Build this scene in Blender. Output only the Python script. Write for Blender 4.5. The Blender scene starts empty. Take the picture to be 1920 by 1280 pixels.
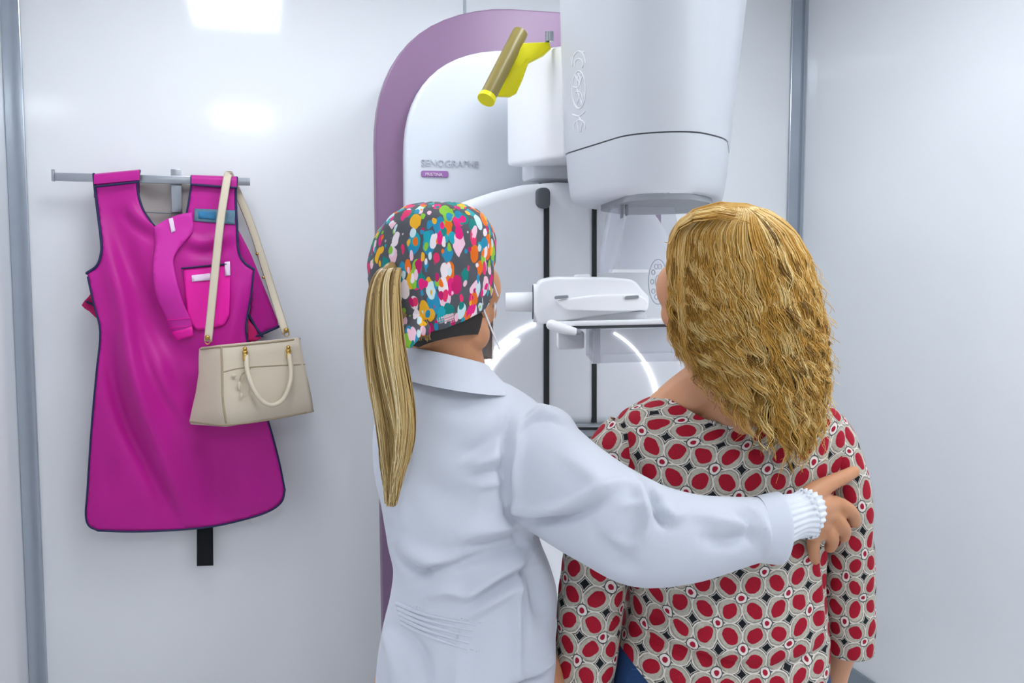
import bpy, bmesh, math, random
import numpy as np
from mathutils import Vector, Matrix
from mathutils.geometry import delaunay_2d_cdt
from mathutils.bvhtree import BVHTree

random.seed(7)
RNG = np.random.default_rng(11)
SC = bpy.context.scene
COL = SC.collection

# ------------------------------------------------------------------ camera
FPX, PITCH, YAW, EYE = 1700.0, math.radians(4.5), math.radians(16), 1.55
cam = bpy.data.objects.new('camera', bpy.data.cameras.new('camera'))
COL.objects.link(cam)
cam.location = (0, 0, EYE)
cam.rotation_euler = (math.pi / 2 - PITCH, 0, -YAW)
cam.data.sensor_width = 36
cam.data.lens = FPX / 1920 * 36
cam.data.clip_start = 0.05
cam.data.dof.use_dof = False
SC.camera = cam

# ------------------------------------------------------------------ world, exposure
wd = bpy.data.worlds.new('world')
SC.world = wd
wd.use_nodes = True
wd.node_tree.nodes['Background'].inputs[0].default_value = (0.8, 0.88, 1, 1)
wd.node_tree.nodes['Background'].inputs[1].default_value = 0.3
SC.view_settings.view_transform = 'Standard'
SC.view_settings.look = 'None'
SC.view_settings.gamma = 1
SC.view_settings.use_curve_mapping = False
SC.view_settings.exposure = 0.67
LAMP = 11.0                        # emission of the ceiling panels
LAMP_COL = (0.90, 0.955, 1.0)

# room (metres): back wall plane y = YB
YB, XL, XR, YF, ZC = 3.19, -0.725, 2.108, -2.3, 2.69
RV = np.array([math.cos(YAW), -math.sin(YAW), 0.0])
FV = np.array([math.sin(YAW), math.cos(YAW), 0.0])
ZV = np.array([0, 0, 1.0])
CP, SP = math.cos(PITCH), math.sin(PITCH)


# ------------------------------------------------------------------ helpers: points
def ray(px, py):
    px = np.asarray(px, float); py = np.asarray(py, float)
    u = (px - 960) / FPX; v = (640 - py) / FPX
    return u, CP + v * SP, -SP + v * CP


def Q(px, py, t):
    """world point seen at pixel (px,py) whose horizontal forward distance is t"""
    u, f, z = ray(px, py)
    k = np.asarray(t, float) / f
    return (np.multiply.outer(u * k, RV) + np.multiply.outer(f * k, FV)
            + np.multiply.outer(z * k, ZV) + np.array([0, 0, EYE]))


def W(px, py, off):
    """world point seen at pixel (px,py) on the plane off metres before the back wall"""
    u, f, z = ray(px, py)
    d = np.multiply.outer(u, RV) + np.multiply.outer(f, FV) + np.multiply.outer(z, ZV)
    k = (YB - np.asarray(off, float)) / d[..., 1]
    return d * k[..., None] + np.array([0, 0, EYE])


def st(s, t, z):
    return s * RV + t * FV + z * ZV


def proj(V):
    P = V - np.array([0, 0, EYE])
    s = P @ RV; f = P @ FV; z = P[:, 2]
    dep = f * CP - z * SP
    up = f * SP + z * CP
    return 960 + FPX * s / dep, 640 - FPX * up / dep


def stroke_field(px, py, strokes):
    """sum of soft ridges (amp > 0 towards the room) along polylines given as (pts, width, amp)"""
    out = np.zeros_like(px, dtype=float)
    for pts, w, amp in strokes:
        pts = cr(np.array(pts, float), 6)
        n = len(pts) - 1
        best = np.full(px.shape, 1e9); tt = np.zeros_like(px, dtype=float)
        for i in range(n):
            a, b = pts[i], pts[i + 1]
            ab = b - a; L = ab @ ab + 1e-9
            k = np.clip(((px - a[0]) * ab[0] + (py - a[1]) * ab[1]) / L, 0, 1)
            d = np.hypot(px - a[0] - k * ab[0], py - a[1] - k * ab[1])
            m = d < best
            best = np.where(m, d, best); tt = np.where(m, (i + k) / n, tt)
        taper = np.sqrt(np.clip(np.sin(np.pi * np.clip(tt, 0.02, 0.98)), 0, 1))
        out += amp * taper * np.exp(-(best / w) ** 2)
    return out


def cr(P, k):
    """Catmull-Rom resampling of an (n,d) array, k samples a span"""
    P = np.asarray(P, float)
    if len(P) < 3:
        t = np.linspace(0, 1, k * (len(P) - 1) + 1)[:, None]
        return P[0] * (1 - t) + P[-1] * t
    E = np.vstack([2 * P[0] - P[1], P, 2 * P[-1] - P[-2]])
    out = []
    for i in range(1, len(E) - 2):
        for j in range(k):
            t = j / k
            a, b, c, d = E[i - 1], E[i], E[i + 1], E[i + 2]
            out.append(0.5 * (2 * b + (c - a) * t + (2 * a - 5 * b + 4 * c - d) * t * t + (3 * b - a - 3 * c + d) * t ** 3))
    out.append(P[-1])
    return np.array(out)


def wave_noise(V, seed, freq, n=10):
    r = np.random.default_rng(seed)
    out = np.zeros(len(V))
    for _ in range(n):
        k = r.normal(size=3) * freq
        out += np.sin(V @ k + r.uniform(0, 6.28))
    return out / math.sqrt(n)


# ------------------------------------------------------------------ helpers: objects
ROOT = {}


def thing(name, label, cat, loc, rotz=0.0, group=None):
    o = bpy.data.objects.new(name, None)
    COL.objects.link(o)
    o.empty_display_size = 0.1
    o.location = loc; o.rotation_euler = (0, 0, rotz)
    o['label'] = label; o['category'] = cat
    if group: o['group'] = group
    ROOT[o.name] = Matrix.Translation(Vector(loc)) @ Matrix.Rotation(rotz, 4, 'Z')
    return o


def root_matrix(o):
    while o.parent: o = o.parent
    return ROOT.get(o.name, Matrix.Identity(4))


def obj(name, V, F, mat, parent=None, smooth=True, label=None, auto=None, attrs=None):
    V = np.asarray(V, float)
    if parent is not None:
        M = np.array(root_matrix(parent).inverted())
        V = V @ M[:3, :3].T + M[:3, 3]
    me = bpy.data.meshes.new(name)
    me.from_pydata(V.tolist() if len(V) < 20000 else V, [], F if isinstance(F, list) else F.tolist())
    me.materials.append(mat)
    me.update()
    if smooth:
        me.polygons.foreach_set('use_smooth', np.ones(len(me.polygons), bool))
    if auto is not None:
        try: me.set_sharp_from_angle(angle=math.radians(auto))
        except Exception: pass
    for k, (dt, dom, arr) in (attrs or {}).items():
        a = me.attributes.new(k, dt, dom)
        a.data.foreach_set('vector' if dt == 'FLOAT_VECTOR' else 'value', np.asarray(arr, np.float32).ravel())
    o = bpy.data.objects.new(name, me)
    COL.objects.link(o)
    if parent is not None: o.parent = parent
    if label: o['label'] = label
    return o


def struct(name, V, F, mat, **k):
    o = obj(name, V, F, mat, **k)
    o['kind'] = 'structure'
    return o


def merge(pieces):
    V, F, n = [], [], 0
    for v, f in pieces:
        v = np.asarray(v, float)
        V.append(v); F += [tuple(i + n for i in q) for q in f]; n += len(v)
    return np.vstack(V), F


def box(lo, hi):
    (a, b, c), (d, e, f) = lo, hi
    V = [(a, b, c), (d, b, c), (d, e, c), (a, e, c), (a, b, f), (d, b, f), (d, e, f), (a, e, f)]
    F = [(0, 3, 2, 1), (4, 5, 6, 7), (0, 1, 5, 4), (1, 2, 6, 5), (2, 3, 7, 6), (3, 0, 4, 7)]
    return V, F


def bev(V, F, w, seg=2, angle=30):
    """bevel the sharp edges of a mesh given as lists"""
    bm = bmesh.new()
    vs = [bm.verts.new(v) for v in V]
    for f in F:
        try: bm.faces.new([vs[i] for i in f])
        except ValueError: pass
    bm.normal_update()
    es = [e for e in bm.edges if len(e.link_faces) == 2 and e.calc_face_angle(0) > math.radians(angle)]
    bmesh.ops.bevel(bm, geom=es, offset=w, segments=seg, affect='EDGES', profile=0.5, clamp_overlap=True)
    bm.verts.index_update()
    V = [tuple(v.co) for v in bm.verts]
    F = [tuple(v.index for v in f.verts) for f in bm.faces]
    bm.free()
    return V, F


def loft(rings, closed=True, caps=True):
    """rings: list of (n,3) arrays"""
    m, n = len(rings), len(rings[0])
    V = np.vstack(rings); F = []
    for i in range(m - 1):
        for j in range(n if closed else n - 1):
            k = (j + 1) % n
            F.append((i * n + j, i * n + k, (i + 1) * n + k, (i + 1) * n + j))
    if caps and closed:
        c0, c1 = len(V), len(V) + 1
        V = np.vstack([V, rings[0].mean(0)[None], rings[-1].mean(0)[None]])
        for j in range(n):
            k = (j + 1) % n
            F.append((c0, k, j)); F.append((c1, (m - 1) * n + j, (m - 1) * n + k))
    return V, F


def frames(P, up=None):
    P = np.asarray(P, float)
    T = np.gradient(P, axis=0); T /= np.linalg.norm(T, axis=1)[:, None] + 1e-12
    a = np.array(up if up is not None else ([0, 0, 1.0] if abs(T[0][2]) < 0.9 else [0, 1.0, 0]))
    A, B = [], []
    for t in T:
        b = np.cross(t, a); b /= np.linalg.norm(b) + 1e-12
        a2 = np.cross(b, t); A.append(a2); B.append(b)
        if up is None: a = a2
    return T, np.array(A), np.array(B)


def tube(P, R, n=12, k=4, round_ends=True, up=None, caps=True):
    """swept tube; R scalar or per point, or (ra, rb) per point: ra along 'up', rb across"""
    P = np.asarray(P, float)
    R = np.asarray(R, float)
    if R.ndim == 0: R = np.full(len(P), float(R))
    if R.ndim == 1: R = np.stack([R, R], 1)
    if k > 1:
        X = cr(np.hstack([P, R]), k); P, R = X[:, :3], X[:, 3:]
    if round_ends:
        T = P[1] - P[0]; T /= np.linalg.norm(T); r0 = R[0].min()
        T2 = P[-1] - P[-2]; T2 /= np.linalg.norm(T2); r1 = R[-1].min()
        pre = [(P[0] - T * r0 * math.sin(a), R[0] * math.cos(a)) for a in (1.45, 1.0, 0.5)]
        post = [(P[-1] + T2 * r1 * math.sin(a), R[-1] * math.cos(a)) for a in (0.5, 1.0, 1.45)]
        P = np.vstack([[q[0] for q in pre], P, [q[0] for q in post]])
        R = np.vstack([[q[1] for q in pre], R, [q[1] for q in post]])
    T, A, B = frames(P, up)
    an = np.linspace(0, 2 * math.pi, n, endpoint=False)
    rings = [P[i] + np.outer(np.cos(an) * R[i, 0], A[i]) + np.outer(np.sin(an) * R[i, 1], B[i]) for i in range(len(P))]
    return loft(rings, True, caps)


def ellipsoid(c, r, M=None, n=20, m=14):
    V = []; F = []
    for i in range(m + 1):
        a = math.pi * i / m
        for j in range(n):
            b = 2 * math.pi * j / n
            V.append((r[0] * math.sin(a) * math.cos(b), r[1] * math.sin(a) * math.sin(b), r[2] * math.cos(a)))
    for i in range(m):
        for j in range(n):
            k = (j + 1) % n
            F.append((i * n + j, (i + 1) * n + j, (i + 1) * n + k, i * n + k))
    V = np.array(V)
    if M is not None: V = V @ np.asarray(M).T
    return V + np.asarray(c, float), F


def fuse(pieces, voxel, smooth=6, factor=0.5):
    """one continuous surface out of closed pieces: returns V, F, N"""
    V, F = merge(pieces)
    me = bpy.data.meshes.new('fuse'); me.from_pydata(V.tolist(), [], F)
    bm = bmesh.new(); bm.from_mesh(me); bmesh.ops.recalc_face_normals(bm, faces=bm.faces); bm.to_mesh(me); bm.free()
    o = bpy.data.objects.new('fuse', me); COL.objects.link(o)
    m = o.modifiers.new('r', 'REMESH'); m.mode = 'VOXEL'; m.voxel_size = voxel
    s = o.modifiers.new('s', 'SMOOTH'); s.factor = factor; s.iterations = smooth
    dg = bpy.context.evaluated_depsgraph_get()
    e = bpy.data.meshes.new_from_object(o.evaluated_get(dg))
    nv = len(e.vertices)
    VV = np.zeros(nv * 3); e.vertices.foreach_get('co', VV)
    NN = np.zeros(nv * 3); e.vertex_normals.foreach_get('vector', NN)
    FF = [tuple(p.vertices) for p in e.polygons]
    COL.objects.unlink(o); bpy.data.objects.remove(o); bpy.data.meshes.remove(me); bpy.data.meshes.remove(e)
    return VV.reshape(-1, 3), FF, NN.reshape(-1, 3)


def normals(V, F):
    me = bpy.data.meshes.new('n'); me.from_pydata(np.asarray(V).tolist(), [], F); me.update()
    N = np.zeros(len(V) * 3); me.vertex_normals.foreach_get('vector', N)
    bpy.data.meshes.remove(me)
    return N.reshape(-1, 3)


def sculpt(V, N, strokes):
    """real displacement of a surface along its normals, ridges given along drawn fold lines"""
    px, py = proj(V)
    view = np.array([0, 0, EYE]) - V
    view /= np.linalg.norm(view, axis=1)[:, None]
    w = np.clip((N * view).sum(1) * 2.0, 0, 1)
    return V + N * (stroke_field(px, py, strokes) * w)[:, None]


def sheet(outline, sp, P, thick):
    """triangulated cloth with thickness: outline in pixels on the plane of the cloth, P(px,py) -> world"""
    o = np.asarray(outline, float)
    lo, hi = o.min(0), o.max(0)
    pts = [Vector(p) for p in o]
    ne = len(pts)
    gx = np.arange(lo[0] + sp / 2, hi[0], sp); gy = np.arange(lo[1] + sp / 2, hi[1], sp)
    A, B = np.meshgrid(gx, gy); A = A + (np.arange(len(gy)) % 2)[:, None] * sp / 2
    A, B = A.ravel(), B.ravel()
    ins = np.zeros(len(A), bool); dmin = np.full(len(A), 1e9)
    for i in range(ne):
        (x0, y0), (x1, y1) = o[i], o[(i + 1) % ne]
        c = (y0 > B) != (y1 > B)
        with np.errstate(divide='ignore', invalid='ignore'):
            xi = (x1 - x0) * (B - y0) / (y1 - y0) + x0
        ins ^= c & (A < xi)
        ab = np.array([x1 - x0, y1 - y0]); L = ab @ ab + 1e-9
        k = np.clip(((A - x0) * ab[0] + (B - y0) * ab[1]) / L, 0, 1)
        dmin = np.minimum(dmin, np.hypot(A - x0 - k * ab[0], B - y0 - k * ab[1]))
    ok = ins & (dmin > sp * 0.45)
    pts += [Vector((a, b)) for a, b in zip(A[ok], B[ok])]
    vs, es, fs, *_ = delaunay_2d_cdt(pts, [(i, (i + 1) % ne) for i in range(ne)], [], 1, 1e-4)
    X = np.array([tuple(v) for v in vs])
    V = P(X[:, 0], X[:, 1])
    V2 = P(X[:, 0], X[:, 1]) + np.array([0, thick, 0])
    n = len(V); F = []
    cnt = {}
    for f in fs:
        f = tuple(f)
        a, b, c = V[f[0]], V[f[1]], V[f[2]]
        if np.cross(b - a, c - a)[1] > 0: f = f[::-1]
        F.append(f); F.append(tuple(i + n for i in f[::-1]))
        for i in range(len(f)):
            e = (f[i], f[(i + 1) % len(f)]); cnt[e] = cnt.get(e, 0) + 1
    for (a, b) in cnt:
        if (b, a) not in cnt: F.append((b, a, a + n, b + n))
    return np.vstack([V, V2]), F


def smooth_closed(pts, k=5, close=True):
    P = np.asarray(pts, float)
    E = np.vstack([P[-2:], P, P[:2]]) if close else P
    X = cr(E, k)
    return X[2 * k: -(2 * k) + 0][:-0 or None][: len(P) * k] if close else X


def extrude(front, vec, w=0.01, seg=3):
    """prism: a closed front outline in the world, swept by vec, edges bevelled"""
    front = np.asarray(front, float); n = len(front)
    V = np.vstack([front, front + np.asarray(vec, float)])
    F = [tuple(range(n)), tuple(range(2 * n - 1, n - 1, -1))]
    for i in range(n):
        j = (i + 1) % n
        F.append((j, i, i + n, j + n))
    bm = bmesh.new()
    vs = [bm.verts.new(v) for v in V]
    for f in F: bm.faces.new([vs[i] for i in f])
    bmesh.ops.recalc_face_normals(bm, faces=bm.faces)
    if w:
        bm.faces.ensure_lookup_table()
        es = [e for e in bm.faces[0].edges] + [e for e in bm.faces[1].edges]
        bmesh.ops.bevel(bm, geom=es, offset=w, segments=seg, affect='EDGES', profile=0.5, clamp_overlap=True)
    bm.verts.index_update()
    V = [tuple(v.co) for v in bm.verts]; F = [tuple(v.index for v in f.verts) for f in bm.faces]
    bm.free()
    return V, F


def round_poly(pts, r, seg=8):
    """2-D polygon with rounded corners; r one number or one per corner"""
    P = np.asarray(pts, float); n = len(P); out = []
    for i in range(n):
        a, b, c = P[i - 1], P[i], P[(i + 1) % n]
        ri = r[i] if hasattr(r, '__len__') else r
        if ri <= 0: out.append(b); continue
        d1 = (a - b) / np.linalg.norm(a - b); d2 = (c - b) / np.linalg.norm(c - b)
        L = min(ri, np.linalg.norm(a - b) * 0.49, np.linalg.norm(c - b) * 0.49)
        for k in range(seg + 1):
            t = k / seg
            out.append((1 - t) ** 2 * (b + d1 * L) + 2 * t * (1 - t) * b + t * t * (b + d2 * L))
    return np.array(out)


def text_mesh(body, size, fn, ext=0.001):
    """letters as mesh points: fn maps (x, y, z) arrays of the letters to world"""
    cu = bpy.data.curves.new('letters', 'FONT'); cu.body = body; cu.size = size; cu.extrude = ext
    o = bpy.data.objects.new('letters', cu); COL.objects.link(o)
    dg = bpy.context.evaluated_depsgraph_get()
    e = bpy.data.meshes.new_from_object(o.evaluated_get(dg))
    V = np.zeros(len(e.vertices) * 3); e.vertices.foreach_get('co', V); V = V.reshape(-1, 3)
    F = [tuple(p.vertices) for p in e.polygons]
    COL.objects.unlink(o); bpy.data.objects.remove(o)
    return fn(V), F


def strands(P, R):
    """P (n,m,3) strands, R (n,m): thin three-sided tubes; returns V, F(array)"""
    n, m, _ = P.shape
    T = np.gradient(P, axis=1); T /= np.linalg.norm(T, axis=2)[..., None] + 1e-9
    ref = np.array([0.31, -0.9, 0.3]); ref /= np.linalg.norm(ref)
    A = np.cross(T, ref); A /= np.linalg.norm(A, axis=2)[..., None] + 1e-9
    B = np.cross(T, A)
    V = np.zeros((n, m, 3, 3))
    for q in range(3):
        a = 2 * math.pi * q / 3
        V[:, :, q] = P + (A * math.cos(a) + B * math.sin(a)) * R[..., None]
    idx = np.arange(n * m * 3).reshape(n, m, 3)
    Fs = []
    for q in range(3):
        k = (q + 1) % 3
        Fs.append(np.stack([idx[:, :-1, q], idx[:, :-1, k], idx[:, 1:, k], idx[:, 1:, q]], -1).reshape(-1, 4))
    return V.reshape(-1, 3), np.vstack(Fs)


# ------------------------------------------------------------------ materials
def lin(h):
    c = [int(h[i:i + 2], 16) / 255 for i in (1, 3, 5)]
    return tuple(x / 12.92 if x <= 0.04045 else ((x + 0.055) / 1.055) ** 2.4 for x in c) + (1.0,)


class NT:
    """small node-graph writer"""
    def __init__(s, mat):
        s.t = mat.node_tree; s.n = s.t.nodes; s.l = s.t.links
    def put(s, sock, v):
        if hasattr(v, 'is_output'): s.l.new(v, sock)
        else: sock.default_value = v
    def m(s, op, a, b=None, c=None, clamp=False):
        x = s.n.new('ShaderNodeMath'); x.operation = op; x.use_clamp = clamp
        for i, v in enumerate((a, b, c)):
            if v is not None: s.put(x.inputs[i], v)
        return x.outputs[0]
    def step(s, x, lo, hi):                 # 0 below lo, 1 above hi
        r = s.n.new('ShaderNodeMapRange'); r.interpolation_type = 'SMOOTHSTEP'
        s.put(r.inputs[0], x); r.inputs[1].default_value = lo; r.inputs[2].default_value = hi
        return r.outputs[0]
    def mix(s, f, a, b):
        x = s.n.new('ShaderNodeMix'); x.data_type = 'RGBA'
        s.put(x.inputs[0], f); s.put(x.inputs[6], a); s.put(x.inputs[7], b)
        return x.outputs[2]
    def noise(s, scale, detail=3, vec=None, rough=0.5):
        x = s.n.new('ShaderNodeTexNoise'); x.inputs['Scale'].default_value = scale
        x.inputs['Detail'].default_value = detail; x.inputs['Roughness'].default_value = rough
        if vec is not None: s.l.new(vec, x.inputs['Vector'])
        return x
    def obj(s):
        return s.n.new('ShaderNodeTexCoord').outputs['Object']
    def attr(s, name):
        a = s.n.new('ShaderNodeAttribute'); a.attribute_name = name; return a


def M(name, col, rough=0.5, metal=0.0, spec=0.5, bump=0.0, bscale=200.0, vary=0.03, vscale=6.0, trans=0.0, alpha=1.0,
      emit=None, sheen=0.0, coat=0.0, sss=0.0, ior=1.45):
    m = bpy.data.materials.new(name); m.use_nodes = True
    g = NT(m); b = g.n['Principled BSDF']
    c = lin(col) if isinstance(col, str) else tuple(col) + (1.0,)
    co = g.obj()
    if vary:
        nz = g.noise(vscale, 4, co)
        lo = tuple(x * (1 - vary) for x in c[:3]) + (1,); hi = tuple(min(1, x * (1 + vary)) for x in c[:3]) + (1,)
        g.l.new(g.mix(nz.outputs[0], lo, hi), b.inputs['Base Color'])
    else: b.inputs['Base Color'].default_value = c
    b.inputs['Roughness'].default_value = rough; b.inputs['Metallic'].default_value = metal
    b.inputs['Specular IOR Level'].default_value = spec
    b.inputs['Transmission Weight'].default_value = trans; b.inputs['Alpha'].default_value = alpha
    b.inputs['IOR'].default_value = ior
    b.inputs['Sheen Weight'].default_value = sheen; b.inputs['Coat Weight'].default_value = coat
    if sss:
        b.inputs['Subsurface Weight'].default_value = sss
        b.inputs['Subsurface Radius'].default_value = (0.02, 0.008, 0.004); b.inputs['Subsurface Scale'].default_value = 0.3
    if bump:
        nz = g.noise(bscale, 3, co)
        bp = g.n.new('ShaderNodeBump'); bp.inputs['Strength'].default_value = bump; bp.inputs['Distance'].default_value = 0.002
        g.l.new(nz.outputs[0], bp.inputs['Height']); g.l.new(bp.outputs[0], b.inputs['Normal'])
    if emit:
        b.inputs['Emission Color'].default_value = tuple(emit[0]) + (1,); b.inputs['Emission Strength'].default_value = emit[1]
    return m


MT = dict(
    wall=M('glossy white wall panel', '#f1f3f6', 0.09, vary=0.012, vscale=2, spec=0.55),
    ceil=M('white ceiling', '#f3f4f6', 0.5, vary=0.01),
    floor=M('pale floor', '#eceaea', 0.35, vary=0.04),
    alu=M('brushed aluminium trim', '#b4bcc6', 0.18, 0.75, vary=0.05, vscale=30),
    alu_d=M('grey skirting', '#8f9aa4', 0.4, 0.3, vary=0.05),
    joint=M('grey panel joint', '#b7bec6', 0.5),
    steel=M('satin steel', '#a3a6ad', 0.28, 0.9, vary=0.05, vscale=40),
    lampw=M('lamp diffuser', '#ffffff', 0.6, vary=0.0, emit=(LAMP_COL, LAMP)),
    lamp_far=M('bright lamp diffuser', '#ffffff', 0.6, vary=0.0, emit=(LAMP_COL, LAMP * 1.15)),
    lamp_near=M('soft lamp diffuser', '#ffffff', 0.6, vary=0.0, emit=(LAMP_COL, LAMP * 0.78)),
    lampf=M('lamp frame', '#e8e8e8', 0.4),
    magenta=M('magenta apron cloth', '#be0d90', 0.45, bump=0.10, bscale=90, vary=0.04, vscale=12, sheen=0.15, spec=0.4),
    magenta_l=M('light magenta collar cloth', '#cf2aa4', 0.45, bump=0.08, bscale=120, vary=0.04, spec=0.4),
    pinkin=M('hot pink pocket cloth', '#ee12a6', 0.5, vary=0.05, bump=0.1, bscale=120),
    crimson=M('crimson lining cloth', '#d8126f', 0.55),
    navy=M('navy binding tape', '#1d2550', 0.6, bump=0.2, bscale=500),
    beige=M('beige grey lining', '#b4aca8', 0.6, vary=0.05),
    black=M('black hook and loop tape', '#14161a', 0.9, bump=0.5, bscale=900),
    teal=M('teal grey name patch', '#5c7f93', 0.5, vary=0.25, vscale=60),
    tealb=M('blue print', '#2f7ba8', 0.5, vary=0.2, vscale=90),
    label=M('white print', '#f0d9ee', 0.6),
    cream=M('cream leather', '#cdbfaa', 0.42, bump=0.35, bscale=420, vary=0.03, spec=0.45),
    cream_d=M('cream leather piping', '#a6957b', 0.5, vary=0.04),
    cream_l=M('cream strap leather', '#d5c8b1', 0.45, vary=0.03),
    gold=M('brass', '#c9a65a', 0.25, 1.0),
    mw=M('white machine shell', '#f1f2f6', 0.32, vary=0.01, spec=0.45),
    mpan=M('pale grey front panel', '#cfd3da', 0.38, vary=0.01),
    mtub=M('pale grey tube housing', '#cdd0d6', 0.4, vary=0.01),
    mwb=M('bright white machine plastic', '#f6f7fa', 0.28, vary=0.01),
    mg=M('grey white machine shell', '#e6e8ed', 0.38, vary=0.01),
    mauve=M('mauve panel', '#7f6280', 0.42, vary=0.02),
    mauve_d=M('purple badge', '#9a6ba6', 0.45),
    emb=M('embossed grey lettering', '#b4b8c2', 0.4),
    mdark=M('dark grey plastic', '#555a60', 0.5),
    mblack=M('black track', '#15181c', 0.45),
    mgrey=M('mid grey plastic', '#8f9399', 0.45),  # one even grey for plates, clips and buttons
    yellow=M('yellow plastic', '#f2e800', 0.4, vary=0.02),
    roller=M('khaki roller sleeve', '#85763c', 0.35, vary=0.04),
    clear=M('clear plastic', '#e3e5f4', 0.08, alpha=0.24, vary=0.0),
    led=M('lit ring', '#ffffff', 0.5, vary=0.0, emit=((0.95, 0.97, 1.0), 2.0)),
    skin_n=M('tanned skin', '#c68c66', 0.5, sss=0.12, vary=0.05, vscale=25, bump=0.08, bscale=300),
    skin_p=M('fair skin', '#d79c76', 0.5, sss=0.12, vary=0.06, vscale=25, bump=0.06, bscale=300),
    eye=M('eyeball', '#e8e4de', 0.15, vary=0.0),
    lash=M('dark lashes', '#3a2a22', 0.7),
    coat=M('white coat cotton', '#d0d4de', 0.75, bump=0.12, bscale=700, vary=0.012, spec=0.25, sheen=0.1),
    cuff=M('white ribbed cuff', '#e6e9f0', 0.8, vary=0.02, spec=0.2),
    mask=M('pale surgical mask', '#eef1f5', 0.8, vary=0.03),
    nape=M('dark hair net', '#2b2725', 0.6, vary=0.1),
    denim=M('blue denim', '#1d4271', 0.8, bump=0.5, bscale=600, vary=0.25, vscale=40),
    denim_s=M('denim stitch', '#37598a', 0.8),
    shoe=M('white shoe', '#dcdcdc', 0.5), shoe_d=M('dark shoe', '#3a3a3e', 0.5),
    white_t=M('white cotton trousers', '#dadde4', 0.8),
    tag=M('pale pink tag', '#e9cdd0', 0.6),
    tagt=M('pink print', '#c08a92', 0.6),
)


def hair_mat(name, dark, mid, light, rough=0.42):
    m = bpy.data.materials.new(name); m.use_nodes = True
    g = NT(m); b = g.n['Principled BSDF']
    r = g.n.new('ShaderNodeValToRGB')
    r.color_ramp.elements[0].color = lin(dark); r.color_ramp.elements[1].color = lin(light)
    e = r.color_ramp.elements.new(0.5); e.color = lin(mid)
    g.l.new(g.attr('tint').outputs['Fac'], r.inputs[0]); g.l.new(r.outputs[0], b.inputs['Base Color'])
    b.inputs['Roughness'].default_value = rough; b.inputs['Specular IOR Level'].default_value = 0.35
    return m


MT['hair_p'] = hair_mat('golden blonde hair', '#64400f', '#cf993f', '#f8de9e')
MT['hair_n'] = hair_mat('dark blonde hair', '#7a5a2e', '#cdac70', '#f3dfb2')


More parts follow.
